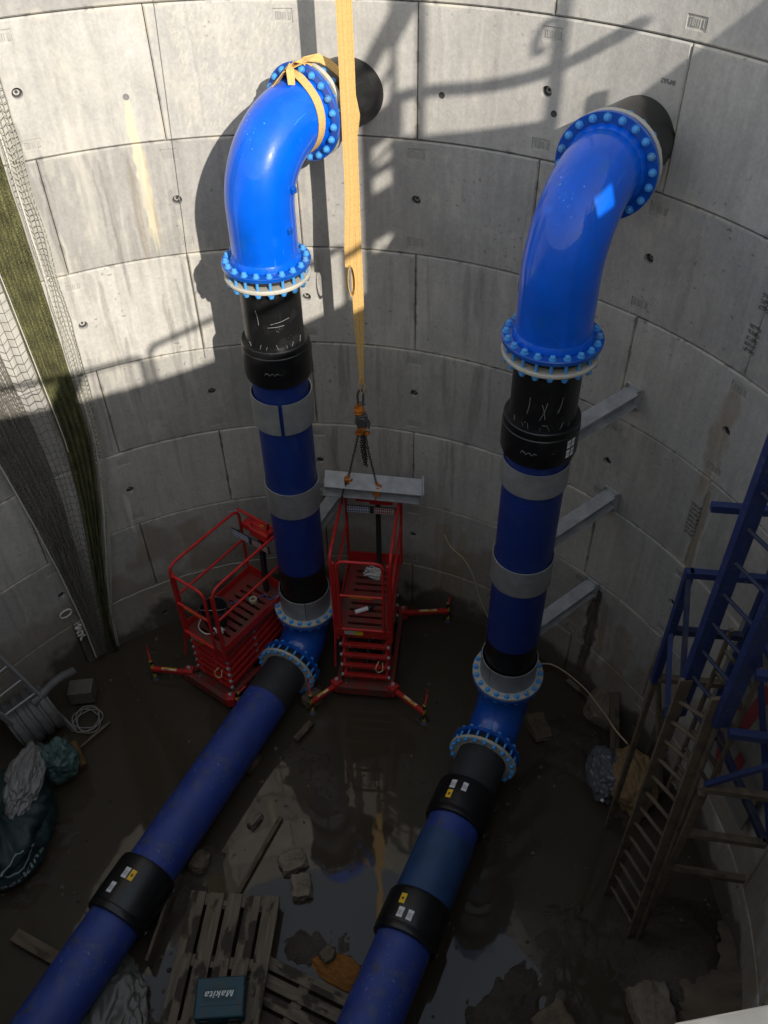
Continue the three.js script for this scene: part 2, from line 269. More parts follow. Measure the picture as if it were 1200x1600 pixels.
const ringMat = std({ map: mottled([0.70, 0.69, 0.64], 0.14, 7, [0.9, 0.8, 0.6], 71), roughness: 0.6 });
const boltMats = [[0.07, 0.32, 0.72], [0.05, 0.26, 0.62], [0.09, 0.35, 0.7], [0.1, 0.27, 0.5]].map((c) => std({ color: lin(...c), roughness: 0.45 }));
const rubber = std({ color: lin(0.012, 0.012, 0.013), roughness: 0.75 });
const grout = std({ map: mottled([0.58, 0.565, 0.53], 0.2, 9, [0.9, 0.88, 0.8], 81), roughness: 0.95 });
const chalk = std({ color: lin(0.34, 0.34, 0.33), roughness: 0.9 });
const labelMat = std({ map: tex(64, 32, (u, v) => { const k = (v > 0.3 && v < 0.75 && (Math.sin(u * 61) + Math.sin(u * 113)) > 0.5) ? 0.3 : 0.86; return [k, k, k]; }), roughness: 0.6 });
const labelYellow = std({ map: tex(64, 32, (u, v) => (v > 0.35 && v < 0.65 && Math.abs(u - 0.5) < 0.2 ? [0.4, 0.3, 0.05] : [0.93, 0.75, 0.16])), roughness: 0.6 });

// path of a bend: straight, quarter arc, straight
class Bend extends THREE.Curve {
  constructor(a, u, l1, r, w, l2) { super(); Object.assign(this, { a, u, l1, r, w, l2 }); this.L = l1 + r * Math.PI / 2 + l2; }
  getPoint(t, o = V(0, 0, 0)) {
    const s = t * this.L, { a, u, w, l1, r } = this;
    if (s <= l1) return o.copy(a).addScaledVector(u, s);
    const q = s - l1, ar = r * Math.PI / 2;
    if (q <= ar) { const f = q / r; return o.copy(a).addScaledVector(u, l1 + r * Math.sin(f)).addScaledVector(w, r * (1 - Math.cos(f))); }
    return o.copy(a).addScaledVector(u, l1 + r).addScaledVector(w, r + q - ar);
  }
}
function sweep(curve, r, n = 56, seg = 40) { const g = new THREE.TubeGeometry(curve, n, r, seg), uv = g.attributes.uv, L = curve.getLength(); for (let i = 0; i < uv.count; i++) uv.setXY(i, uv.getY(i) * r * 6.283, uv.getX(i) * L); return g; }
function ringGeo(ri, ro, t, p, dir, b = 0.004) { return lathe([[ri, 0], [ro - b, 0], [ro, b], [ro, t - b], [ro - b, t], [ri, t], [ri, 0]], p, dir, 64, 0.5); }
const boltCache = {};
function boltGeo(L) {                                        // head cap above y = 0, shank, nut cap below -L
  const key = L.toFixed(3); if (boltCache[key]) return boltCache[key];
  const cap = (s) => { const a = new THREE.CylinderGeometry(0.021, 0.0235, 0.02, 6); a.translate(0, 0.012, 0); const b = lathe([[0.0205, 0.02], [0.019, 0.027], [0.013, 0.031], [0, 0.032]], V(0, 0, 0), UP, 10); const w = new THREE.CylinderGeometry(0.028, 0.028, 0.005, 12); w.translate(0, 0.0025, 0); const g = merge([a, b, w]); if (s < 0) { g.rotateX(Math.PI); g.translate(0, -L, 0); } return g; };
  const sh = new THREE.CylinderGeometry(0.0125, 0.0125, L, 8); sh.translate(0, -L / 2, 0);
  return (boltCache[key] = merge([cap(1), cap(-1), sh]));
}
// bolts round a flange: heads on the side dir points to
function boltRing(flange, c, dir, L, n = 20, rad = 0.322) {
  const q = qTo(dir), x = V(1, 0, 0).applyQuaternion(q), z = V(0, 0, 1).applyQuaternion(q);
  for (let i = 0; i < n; i++) { const a = ((i + 0.5) / n) * Math.PI * 2, p = c.clone().addScaledVector(x, rad * Math.cos(a)).addScaledVector(z, rad * Math.sin(a)); partAt('bolt', boltGeo(L + ((i * 7) % 5) * 0.002), boltMats[(i * 5 + Math.round(L * 100)) % 4 === 3 ? (i % 3 ? 0 : 3) : (i * 3) % 3], flange, p, q.clone().multiply(new THREE.Quaternion().setFromAxisAngle(UP, (i * 1.7) % 1))); }
}
function shell(r, t, y0, y1, phi0, len, p, dir = UP, seg = 40) {                         // rolled plate
  const g = new THREE.LatheGeometry([[r, y0], [r, y1], [r + t, y1], [r + t, y0], [r, y0]].map((a) => new THREE.Vector2(...a)), seg, phi0, len), uv = g.attributes.uv;
  for (let i = 0; i < uv.count; i++) { const k = i % 5; uv.setXY(i, (Math.floor(i / 5) / seg) * len * r, [y0, y1, y1, y0, y0][k]); }
  const c = toCreasedNormals(g, 0.6); c.applyQuaternion(qTo(dir)); c.translate(p.x, p.y, p.z); return c;
}
function onCyl(A, dir, r, th, s) {                           // point on a pipe: th from the lathe's +z, s along the pipe
  const q = qTo(dir); return V(Math.sin(th) * r, s, Math.cos(th) * r).applyQuaternion(q).add(A);
}
function sticker(name, A, dir, r, th, s, w, h, mat, parent) {                         // w round the pipe, h along it
  const g = new THREE.BoxGeometry(w, h, 0.0016, 4, 1, 1), p = g.attributes.position;
  for (let i = 0; i < p.count; i++) { const a = th + p.getX(i) / r, rr_ = r + 0.0015 + p.getZ(i); const v = V(Math.sin(a) * rr_, s + p.getY(i), Math.cos(a) * rr_); p.setXYZ(i, v.x, v.y, v.z); }
  g.computeVertexNormals(); g.applyQuaternion(qTo(dir)); g.translate(A.x, A.y, A.z); return part(name, g, mat, parent);
}
const couplerProfile = (r0, r1, L) => [[r0, 0], [r1 - 0.03, 0.0], [r1 - 0.01, 0.012], [r1, 0.045], [r1, L - 0.07], [r1 - 0.006, L - 0.064], [r1 - 0.006, L - 0.058], [r1 - 0.002, L - 0.05], [r1 - 0.006, L - 0.006], [r1 - 0.012, L], [r0, L]];

function pipeline(P) {
  const { A, up, lo } = P, T = thing('water_pipeline', P.label, 'pipeline', V(A.x, lo.y - 0.25, A.z), 'pipelines in the shaft');
  const at = (y) => V(A.x, y, A.z);
  // wall stub
  const wd = up.d, yH = up.y, dt = A.x * wd.x + A.z * wd.z, wallS = -dt + Math.sqrt(dt * dt - A.x * A.x - A.z * A.z + R * R);
  part('wall_stub', lathe([[0.25, 0], [0.27, 0.0], [0.27, wallS - up.s + 0.12], [0.2, wallS - up.s + 0.12]], at(yH).addScaledVector(wd, up.s + 0.1), wd), peBlack, T);
  part('stub_neck', lathe([[0.25, 0], [0.25, 0.12]], at(yH).addScaledVector(wd, up.s), wd), peBlack, T);
  // upper elbow
  const rb = 0.54, y0 = 5.055;
  const el = part('upper_elbow', [sweep(new Bend(at(y0), UP, yH - y0 - rb, rb, wd, up.s - rb), 0.266), lathe([[0.285, 0], [0.285, 0.012], [0.266, 0.05]], at(y0 + 0.036), UP), lathe([[0.285, 0], [0.285, -0.012], [0.266, -0.05]], at(yH).addScaledVector(wd, up.s - 0.036), wd)], epoxy, T);
  for (const s of [0.33, 0.62]) { const side = V(-wd.z, 0, wd.x), c = at(y0 + s).addScaledVector(side, 0.262 * P.side).addScaledVector(wd, s > 0.5 ? 0.1 : 0.02); part('casting_lug', box(c, 0.05, 0.05, 0.05, Math.atan2(wd.x, wd.z), 0.008), epoxyPlain, el); }
  const f1 = part('elbow_flange', ringGeo(0.2, 0.358, 0.034, at(y0), UP), epoxyPlain, T);
  part('gasket', ringGeo(0.24, 0.30, 0.055, at(y0 - 0.056), UP, 0.002), rubber, T);
  const r1 = part('backing_ring', ringGeo(0.252, 0.35, 0.036, at(y0 - 0.112), UP, 0.01), ringMat, T);
  boltRing(f1, at(y0 + 0.034), UP, 0.034 + 0.112, 20);
  const fc = at(yH).addScaledVector(wd, up.s - 0.034), f2 = part('elbow_flange', ringGeo(0.2, 0.358, 0.034, fc, wd), epoxyPlain, T);
  part('gasket', ringGeo(0.24, 0.30, 0.04, at(yH).addScaledVector(wd, up.s), wd, 0.002), rubber, T);
  part('backing_ring', ringGeo(0.252, 0.352, 0.036, at(yH).addScaledVector(wd, up.s + 0.04), wd, 0.01), ringMat, T);
  boltRing(f2, fc, wd.clone().negate(), 0.034 + 0.04 + 0.036, 20);
  // vertical run
  const v = P.v;
  const sp = part('spigot_pipe', lathe([[0.25, v.coup[1] - 0.01], [0.25, y0 - 0.056]], at(0), UP), peBlack, T);
  const cp = part('fusion_coupler', lathe(couplerProfile(0.25, 0.296, v.coup[1] - v.coup[0]), at(v.coup[0])), peBlack, T);
  const th = P.face;
  for (let i = 0; i < 7; i++) { const a = th - 0.9 + i * 0.3 + rr(-0.08, 0.08), L = rr(0.03, 0.06); part('chalk_mark', tube([onCyl(at(0), UP, 0.251, a, v.coup[1] + 0.005), onCyl(at(0), UP, 0.251, a + rr(-0.08, 0.08), v.coup[1] + L)], 0.0013, 4, 2), chalk, sp); }
  for (const [a, s, b, e] of P.scr) part('chalk_mark', tube([onCyl(at(0), UP, 0.2515, th + a, s), onCyl(at(0), UP, 0.2515, th + (a + b) / 2 + 0.02, (s + e) / 2), onCyl(at(0), UP, 0.2515, th + b, e)], 0.0015, 4, 6), chalk, sp);
  { const s0 = (v.coup[0] + v.coup[1]) / 2 - 0.02, w = []; for (let i = 0; i <= 24; i++) { const u = i / 24; w.push(onCyl(at(0), UP, 0.2975, th - 0.42 + u * 0.42, s0 + 0.025 * Math.abs(Math.sin(u * 9)) * (u < 0.1 ? 1.6 : 0.9) - 0.012)); } part('chalk_mark', tube(w, 0.0015, 4, 60), chalk, cp); }
  if (P.stickV) for (let i = 0; i < 4; i++) sticker('label', at(0), UP, 0.296, th + 0.86 + (i % 2) * 0.16, v.coup[0] + 0.12 + Math.floor(i / 2) * 0.09, 0.035, 0.07, labelMat, cp);
  part('blue_pipe', lathe([[0.25, v.blue], [0.25, v.coup[0] + 0.02]], at(0), UP), peBlue, T);
  for (const [b0, b1, gap, rad, off] of v.bands) {
    if (gap) { const s = gap / rad, c = th + off; for (const k of [0, 1]) part('clamp_band', shell(rad, 0.01, b0, b1, c + s / 2 + k * Math.PI, Math.PI - s, at(0)), galvBand, T); }
    else part('clamp_band', shell(rad, 0.01, b0, b1, th + Math.PI / 2 + 0.6, Math.PI * 2, at(0), UP, 64), galvBand, T);
  }
  part('black_pipe', lathe([[0.2495, lo.f + 0.03], [0.2495, v.blue]], at(0), UP), peBlack, T);
  const slv = []; for (const k of [0, 1]) slv.push(shell(0.268, 0.01, lo.f + 0.025, v.sleeve, th + P.slit + 0.012 + k * Math.PI, Math.PI - 0.024, at(0)));
  const sl = part('flange_sleeve', slv, galvBand, T);
  const f3 = part('sleeve_flange', ringGeo(0.25, 0.352, 0.03, at(lo.f), UP), ringMat, T);
  part('gasket', ringGeo(0.2, 0.30, 0.016, at(lo.f - 0.016), UP, 0.002), rubber, T);
  boltRing(f3, at(lo.f + 0.03), UP, 0.03 + 0.016 + 0.034, 20);
  // lower elbow
  const d = lo.d, yb = lo.f - 0.016, rl = Math.min(yb - lo.y - 0.02, lo.s - 0.02), bend = new Bend(at(yb), V(0, -1, 0), yb - lo.y - rl, rl, d, lo.s - rl);
  const le = part('lower_elbow', [sweep(bend, 0.258), lathe([[0.28, 0], [0.28, -0.012], [0.258, -0.045]], at(yb - 0.034), UP), lathe([[0.258, -0.045], [0.28, -0.012], [0.28, 0]], at(lo.y).addScaledVector(d, lo.s - 0.034), d)], epoxyPlain, T);
  { const pts = []; const side = V(-d.z, 0, d.x); for (let i = 0; i <= 10; i++) { const t = 0.14 + 0.72 * i / 10, c = bend.getPoint(t), tg = bend.getTangent(t), nrm = tg.clone().cross(side).normalize(); if (nrm.dot(V(d.x, 1, d.z)) < 0) nrm.negate(); pts.push(c.addScaledVector(nrm, 0.258)); } part('casting_seam', tube(pts, 0.005, 5, 30), epoxyPlain, le); }
  part('elbow_flange', ringGeo(0.2, 0.35, 0.034, at(yb - 0.034), UP), epoxyPlain, T);
  const hc = at(lo.y).addScaledVector(d, lo.s - 0.034), f4 = part('elbow_flange', ringGeo(0.2, 0.352, 0.034, hc, d), epoxyPlain, T);
  part('gasket', ringGeo(0.22, 0.30, 0.07, at(lo.y).addScaledVector(d, lo.s), d, 0.002), rubber, T);
  const r4 = part('backing_ring', ringGeo(0.252, 0.352, 0.034, at(lo.y).addScaledVector(d, lo.s + 0.07), d, 0.01), ringMat, T);
  boltRing(r4, at(lo.y).addScaledVector(d, lo.s + 0.104), d, 0.034 + 0.07 + 0.034, 20);
  // horizontal run
  const H0 = at(lo.y);
  for (const [nm, s0, s1, r, mat] of P.h) part(nm, nm === 'fusion_coupler' ? lathe(couplerProfile(0.25, r, s1 - s0), H0.clone().addScaledVector(d, s0), d) : lathe([[r - 0.012, s0], [r, s0], [r, s1], [r - 0.012, s1]], H0, d), mat, T);
  for (const [s, th0, w, h, mat] of P.labels) sticker('label', H0, d, 0.297, th0, s, w, h, mat, T.children.filter((c) => c.name === 'fusion_coupler')[1 + (P.h.filter((q) => q[0] === 'fusion_coupler').findIndex((q) => s > q[1] && s < q[2]))]);
  for (const q of P.h.filter((q) => q[0] === 'fusion_coupler')) for (const s of [q[1] + 0.05, q[2] - 0.06]) sticker('terminal_cap', H0, d, 0.297, P.cap, s, 0.025, 0.025, labelMat, T.children.find((c) => c.name === 'fusion_coupler' && c !== cp));
  return T;
}
const dLo = V(-0.447, 0, 0.8945).normalize(), dRo = V(-0.43, 0, 0.903).normalize();
const LA = V(-0.005, 0, -3.03), RA = V(2.1, 0, -1.82);
pipeline({ A: LA, label: 'blue water pipeline with yellow sling round its top bend, sunlit at the top', up: { d: V(0.614, 0, -0.79).normalize(), y: 6.05, s: 0.58 }, wallS: 1.06, groutIn: 0, side: 1, face: 0.13,
  v: { coup: [4.0, 4.38], blue: 1.59, bands: [[3.5, 3.83, 0.034, 0.268, -0.1], [2.44, 2.76, 0, 0.258, 0]], sleeve: 1.19 }, slit: -0.05,
  scr: [[-0.5, 4.62, -0.56, 4.75], [-0.1, 4.63, 0.55, 4.66], [-0.2, 4.6, 0.35, 4.605]],
  lo: { f: 0.88, y: 0.3, s: 0.45, d: dLo }, cap: 0.9,
  h: [['black_pipe', 0.5, 1.0, 0.25, peBlackDull], ['blue_pipe', 1.0, 6.6, 0.2495, peBlueDirty], ['fusion_coupler', 3.08, 3.62, 0.296, peBlack]],
  labels: [[3.44, 3.0, 0.055, 0.1, labelMat], [3.28, 2.85, 0.055, 0.1, labelMat], [3.28, 2.62, 0.05, 0.1, labelYellow]] });
pipeline({ A: RA, label: 'blue water pipeline fixed to the wall by three galvanised arms, top bend in shade', up: { d: V(0.541, 0, -0.841).normalize(), y: 6.06, s: 0.6 }, wallS: 1.19, groutIn: 0, side: -1, face: -0.22, stickV: true,
  v: { coup: [4.08, 4.42], blue: 1.78, bands: [[3.76, 4.0, 0, 0.26, 0], [2.6, 2.9, 0, 0.26, 0]], sleeve: 1.46 }, slit: 2.5,
  scr: [[-0.45, 4.55, -0.4, 4.7], [-0.05, 4.52, 0.12, 4.68], [-0.03, 4.66, 0.1, 4.53], [0.45, 4.58, 0.55, 4.72], [-0.5, 4.47, 0.7, 4.48]],
  lo: { f: 1.17, y: 0.5, s: 0.53, d: dRo }, cap: 0.9,
  h: [['black_pipe', 0.6, 1.05, 0.25, peBlackDull], ['blue_pipe', 1.0, 5.3, 0.2495, peBlueDirty], ['fusion_coupler', 1.02, 1.42, 0.296, peBlack], ['plastic_sleeve', 1.6, 2.2, 0.262, peSleeve], ['fusion_coupler', 2.2, 2.6, 0.296, peBlack]],
  labels: [[1.15, 2.7, 0.05, 0.09, labelMat], [1.15, 3.1, 0.055, 0.09, labelMat], [1.26, 3.1, 0.055, 0.09, labelYellow], [2.34, 3.1, 0.055, 0.09, labelYellow], [2.46, 2.7, 0.05, 0.09, labelMat], [2.46, 3.0, 0.055, 0.09, labelMat]] });

// ---------- galvanised steel arms between right pipe and wall ----------
function hBeam(a, b, up = UP, w = 0.14, h = 0.14, t = 0.011) {
  const n = up.clone().normalize(), o = n.clone().multiplyScalar(h / 2 - t / 2), L = b.clone().sub(a).normalize();
  return [bar(a.clone().add(o), b.clone().add(o), w, t, n, 0.003), bar(a.clone().sub(o), b.clone().sub(o), w, t, n, 0.003), bar(a, b, t, h - 2 * t, n)];
}
const studMat = std({ color: lin(0.35, 0.34, 0.33), roughness: 0.45, metalness: 0.7 });
function arm(label, top, p, d, len, group) {
  const a = V(p.x, top - 0.07, p.z), b = a.clone().addScaledVector(d, len), T = thing('support_arm', label, 'steel arm', a.clone(), group);
  part('beam', hBeam(a, b.clone().addScaledVector(d, -0.014)), galv, T);
  const pl = part('end_plate', bar(b.clone().addScaledVector(d, -0.014), b.clone(), 0.17, 0.22, UP, 0.003), galv, T);
  const side = V(-d.z, 0, d.x);
  for (const [x, y] of [[-1, 1], [1, 1], [-1, -1], [1, -1]]) { const c = b.clone().addScaledVector(side, x * 0.068).add(V(0, y * 0.092, 0)); part('anchor_bolt', [rod(c.clone().addScaledVector(d, -0.06), c, 0.008, 8), rod(c.clone().addScaledVector(d, -0.032), c.clone().addScaledVector(d, -0.014), 0.015, 6)], studMat, pl); }
  return T;
}
const dArm = V(Math.sin(51.5 * D2R), 0, -Math.cos(51.5 * D2R));
const armStart = (d, s) => V(RA.x + d.x * s, 0, RA.z + d.z * s);
for (const [lab, y] of [['topmost galvanised steel arm from the wall to the right pipe, below its coupler', 4.08], ['middle galvanised steel arm from the wall to the right pipe', 2.92], ['lowest galvanised steel arm from the wall to the right pipe, just above the bottom flange', 1.68]]) arm(lab, y, armStart(dArm, 0.262), dArm, 1.16 - 0.252, 'arms holding the right pipe');
{ const d = V(0.43, 0, -0.9).normalize(); arm('galvanised steel arm behind the left pipe above the red lifts', 1.86, V(LA.x + d.x * 0.26, 0, LA.z + d.z * 0.26), d, 0.715); }

// ---------- slings, chain hoist and hanging beam ----------
const webT = tex(128, 128, (u, v) => { const n = tileN(u, v, 6, 101, 4), w = 0.5 + 0.5 * Math.sin(v * 128 * 1.6), l = Math.abs(u - 0.5) < 0.05 || Math.abs(u - 0.12) < 0.03 || Math.abs(u - 0.88) < 0.03 ? 0.93 : 1, k = (0.94 + 0.06 * w) * l * (1 + 0.16 * n); return [0.86 * k, 0.70 * k, 0.43 * k]; });
const web = std({ map: webT, roughness: 0.85, bumpMap: rep(grainT, 4, 8), bumpScale: 0.001, side: THREE.DoubleSide });
function ribbon(pts, wdirs, w, t = 0.005) {                   // flat webbing with thickness along a polyline
  const n = pts.length, pos = [], idx = [], uvs = []; let s = 0;
  for (let i = 0; i < n; i++) {
    const tg = pts[Math.min(n - 1, i + 1)].clone().sub(pts[Math.max(0, i - 1)]).normalize(), wd = (Array.isArray(wdirs) ? wdirs[i] : wdirs).clone(); wd.addScaledVector(tg, -wd.dot(tg)).normalize();
    const nn = tg.clone().cross(wd), W = Array.isArray(w) ? w[i] : w; if (i) s += pts[i].distanceTo(pts[i - 1]);
    for (const [a, b] of [[-1, 1], [1, 1], [1, -1], [-1, -1]]) { const p = pts[i].clone().addScaledVector(wd, a * W / 2).addScaledVector(nn, b * t / 2); pos.push(p.x, p.y, p.z); uvs.push((a + 1) / 2, s * 8); }
    if (i) for (let k = 0; k < 4; k++) { const a = (i - 1) * 4 + k, b = (i - 1) * 4 + (k + 1) % 4, c = i * 4 + k, d = i * 4 + (k + 1) % 4; idx.push(a, c, b, b, c, d); }
  }
  idx.push(0, 1, 2, 0, 2, 3, (n - 1) * 4, (n - 1) * 4 + 2, (n - 1) * 4 + 1, (n - 1) * 4, (n - 1) * 4 + 3, (n - 1) * 4 + 2);
  const g = new THREE.BufferGeometry(); g.setAttribute('position', new THREE.Float32BufferAttribute(pos, 3)); g.setAttribute('uv', new THREE.Float32BufferAttribute(uvs, 2)); g.setIndex(idx); return toCreasedNormals(g, 0.7);
}
const SX = (y) => 0.703 + (6.7 - y) * 0.003, SZ = -3.3, sling = (y, dx = 0, dz = 0) => V(SX(y) + dx, y, SZ + dz);
const facing = V(1, 0, 0.03);
{
  const T = thing('lifting_sling', 'long yellow webbing sling hanging straight down in front of the wall', 'sling', sling(3.7));
  const pts = [], ws = [], wd = []; for (let i = 0; i <= 40; i++) { const y = mix(9.6, 3.66, i / 40); pts.push(sling(y, 0.012 * fbm(y * 0.7, 2, 1, 2), 0.01 * fbm(y, 5, 1, 2))); ws.push(y < 4.5 ? mix(0.045, 0.096, smooth(3.7, 4.5, y)) : 0.096); wd.push(facing.clone().applyAxisAngle(UP, y < 4.4 ? 0.5 * (4.4 - y) : 0.08 * Math.sin(y * 2))); }
  part('webbing', ribbon(pts, wd, ws), web, T);
  const p2 = []; for (let i = 0; i <= 30; i++) { const y = mix(9.6, 4.86, i / 30); p2.push(sling(y, -0.024 - 0.03 * smooth(5.6, 4.9, y), 0.014)); } part('webbing', ribbon(p2, facing, 0.085), web, T);
  const lp = []; for (let i = 0; i <= 20; i++) { const a = (i / 20) * Math.PI * 2; lp.push(sling(4.74 + 0.14 * Math.cos(a), -0.055 + 0.03 * Math.sin(a), 0.018)); } part('sling_eye', ribbon(lp, V(0.35, 0, 0.94), 0.05), web, T);
  part('sling_eye', [ribbon([sling(3.74, -0.012, 0.0), sling(3.66, -0.03, 0.01), sling(3.57, 0.0, 0.02), sling(3.64, 0.03, 0.01), sling(3.73, 0.012, 0)], V(0.1, 0, 1), 0.045)], web, T);
}
{ // choked sling round the top bend of the left pipe
  const d = V(0.614, 0, -0.79).normalize(), bend = new Bend(V(LA.x, 5.055, LA.z), UP, 6.05 - 5.055 - 0.54, 0.54, d, 0.04), t0 = 0.93, c = bend.getPoint(t0), tg = bend.getTangent(t0), n1 = V(-d.z, 0, d.x), n2 = tg.clone().cross(n1).normalize(); if (n2.y < 0) n2.negate();
  const pts = [], wd = []; for (let i = 0; i <= 48; i++) { const a = Math.PI / 2 + (i / 48) * Math.PI * 2, k = 0.274 + 0.035 * Math.pow(Math.max(0, Math.sin(a)), 18), lean = 0.07 * Math.cos(a) * 0; pts.push(c.clone().addScaledVector(n1, k * Math.cos(a)).addScaledVector(n2, k * Math.sin(a)).addScaledVector(tg, 0.05 * Math.sin(a) - 0.02 + lean)); wd.push(tg); }
  const T = thing('choke_sling', 'yellow webbing sling choked round the sunlit top bend of the left pipe', 'sling', c.clone());
  part('webbing', ribbon(pts, wd, 0.075), web, T);
  const top = c.clone().addScaledVector(n2, 0.315).addScaledVector(tg, 0.03);
  const f = (s, y, k) => V(LA.x, 0, LA.z).addScaledVector(d, s).add(V(0, y, 0)).addScaledVector(n1, k);
  part('webbing', ribbon([f(0.36, 6.27, -0.08), f(0.42, 6.36, -0.03), f(0.5, 6.39, 0.01), f(0.58, 6.43, 0.05), f(0.68, 6.42, 0.09), f(0.74, 6.38, 0.13), f(0.8, 6.3, 0.2), f(0.83, 6.18, 0.27), f(0.84, 6.0, 0.305), f(0.84, 5.85, 0.28)], V(d.x, 0.2, d.z), 0.07), web, T);
  part('sling_knot', [ribbon([f(0.4, 6.3, 0.06), f(0.43, 6.39, 0.03), f(0.47, 6.40, -0.03), f(0.46, 6.33, -0.08)], V(d.x, 0.5, d.z), 0.06), ribbon([f(0.5, 6.36, -0.04), f(0.52, 6.42, 0.0), f(0.56, 6.42, 0.05), f(0.6, 6.37, 0.08)], V(d.x, 0, d.z), 0.06)], web, T);
}
const orange = std({ map: mottled([0.72, 0.42, 0.08], 0.3, 9, [0.6, 0.5, 0.4], 111), roughness: 0.55 });
const chainMat = std({ color: lin(0.045, 0.042, 0.04), roughness: 0.45, metalness: 0.6 }), steelDark = std({ color: lin(0.11, 0.11, 0.11), roughness: 0.5, metalness: 0.5 });
const linkGeo = (() => { const g = new THREE.TorusGeometry(0.0125, 0.0042, 5, 10); g.scale(0.85, 1.6, 1); return g; })();
function chain(pts) { const c = new Poly(pts), L = c.getLength(), n = Math.round(L / 0.031), gs = []; for (let i = 0; i <= n; i++) { const g = linkGeo.clone(), t = c.getTangentAt(clamp(i / n, 0.001, 0.999)); g.rotateY(i % 2 ? Math.PI / 2 : 0); g.applyQuaternion(qTo(t)); const p = c.getPointAt(i / n); g.translate(p.x, p.y, p.z); gs.push(g); } return merge(gs); }
function hook(p, s, flip = 1) { const pts = []; for (let i = 0; i <= 14; i++) { const a = Math.PI * 0.5 + flip * (i / 14) * Math.PI * 1.45; pts.push(V(p.x + s * Math.cos(a), p.y - s * 1.2 + s * 1.1 * Math.sin(a), p.z)); } pts.unshift(V(p.x, p.y + s * 0.6, p.z)); return tube(pts, s * 0.34, 7, 40); }
const hb = [V(0.29, 2.52, -3.22), V(1.27, 2.35, -3.24)], hp = (t, up = 0, z = 0) => hb[0].clone().lerp(hb[1], t).add(V(up * 0.16, up, z));
{
  const T = thing('chain_hoist', 'chain hoist with orange hooks hanging from the yellow sling above the steel beam', 'chain hoist', sling(3.3));
  const q = (y, dx = 0, dz = 0) => V(0.695 + dx, y, SZ + 0.01 + dz);
  part('shackle', [tube([q(3.42, -0.02), q(3.55, -0.026), q(3.61, 0), q(3.55, 0.026), q(3.42, 0.02)], 0.011, 7, 24), rod(q(3.44, -0.045), q(3.44, 0.045), 0.012, 8)], steelDark, T);
  part('top_hook', [hook(q(3.44, -0.012), 0.038), lathe([[0, 0], [0.045, 0.0], [0.052, 0.015], [0.045, 0.03], [0.05, 0.045], [0.04, 0.06], [0, 0.06]], q(3.335, -0.02), UP, 14)], orange, T);
  part('hoist_body', [lathe([[0, 0], [0.05, 0], [0.062, 0.012], [0.062, 0.07], [0.05, 0.085], [0, 0.085]], q(3.245, 0.0, -0.04), V(0, 0, 1), 18), box(q(3.25, 0.005), 0.105, 0.15, 0.075, 0.2, 0.012)], steelDark, T);
  const hs = part('hand_lever', [tube([q(3.27, 0.05), q(3.22, 0.075), q(3.15, 0.07)], 0.011, 6)], steelDark, T);
  part('leg_hook', [hook(q(3.17, 0.01), 0.042), hook(q(3.17, -0.025, 0.015), 0.036, -1), hook(q(3.16, 0.04, 0.01), 0.034), box(q(3.15, 0.0, 0.02), 0.05, 0.05, 0.03, 0.3, 0.008)], orange, T);
  part('chain', chain([q(3.1, -0.03), hp(0.24, 0.13).add(V(0, 0, 0.02))]), chainMat, T);
  part('chain', chain([q(3.1, 0.03), q(2.85, 0.06), hp(0.53, 0.09).add(V(0, 0, 0.04))]), chainMat, T);
  for (const [dx, dz, e] of [[0.0, 0.02, 2.72], [0.022, 0.0, 2.68], [-0.012, -0.015, 2.76], [0.012, -0.01, 2.7], [0.03, 0.02, 2.8]]) part('slack_chain', chain([q(3.1, dx * 0.6, dz), q(2.9, dx, dz), q(e, dx + 0.012, dz)]), chainMat, T);
  part('chain', chain([hp(0.22, 0.1, 0.09), hp(0.2, -0.02, 0.095), hp(0.205, -0.17, 0.09)]), chainMat, T);
  part('beam_hook', [hook(hp(0.235, 0.15, 0.03), 0.034), box(hp(0.228, 0.085, 0.06), 0.05, 0.11, 0.03, 0, 0.01)], orange, T);
  part('beam_hook', [hook(hp(0.535, 0.1, 0.06), 0.038, -1), box(hp(0.54, 0.02, 0.085), 0.065, 0.1, 0.03, 0, 0.012), rod(hp(0.54, -0.02, 0.085), hp(0.545, -0.1, 0.085), 0.012, 7, 0.006)], orange, T);
  const B = thing('hanging_beam', 'short galvanised steel beam slung level on chains above the right red lift', 'steel beam', hb[0].clone().lerp(hb[1], 0.5));
  const up = V(0.16, 1, 0.3).normalize();
  part('beam', hBeam(hb[0], hb[1], up, 0.2, 0.18, 0.012), galv, B);
  { const dd = hb[1].clone().sub(hb[0]).normalize(); part('end_plate', bar(hb[1].clone(), hb[1].clone().addScaledVector(dd, 0.014), 0.23, 0.26, up, 0.003), galv, B); }
}
{ // thin wire down the wall left of the left pipe
  const pts = []; for (let i = 0; i <= 12; i++) pts.push(wallPt(mix(-10.1, -12.05, Math.min(1, i / 9)), 7.7 - i * 0.34, R - 0.006)); single('hanging_wire', tube(pts, 0.0035, 5, 60), std({ color: lin(0.16, 0.155, 0.145), roughness: 0.7 }), 'thin dark wire running down the sunlit wall left of the pipe bend', 'wire');
}

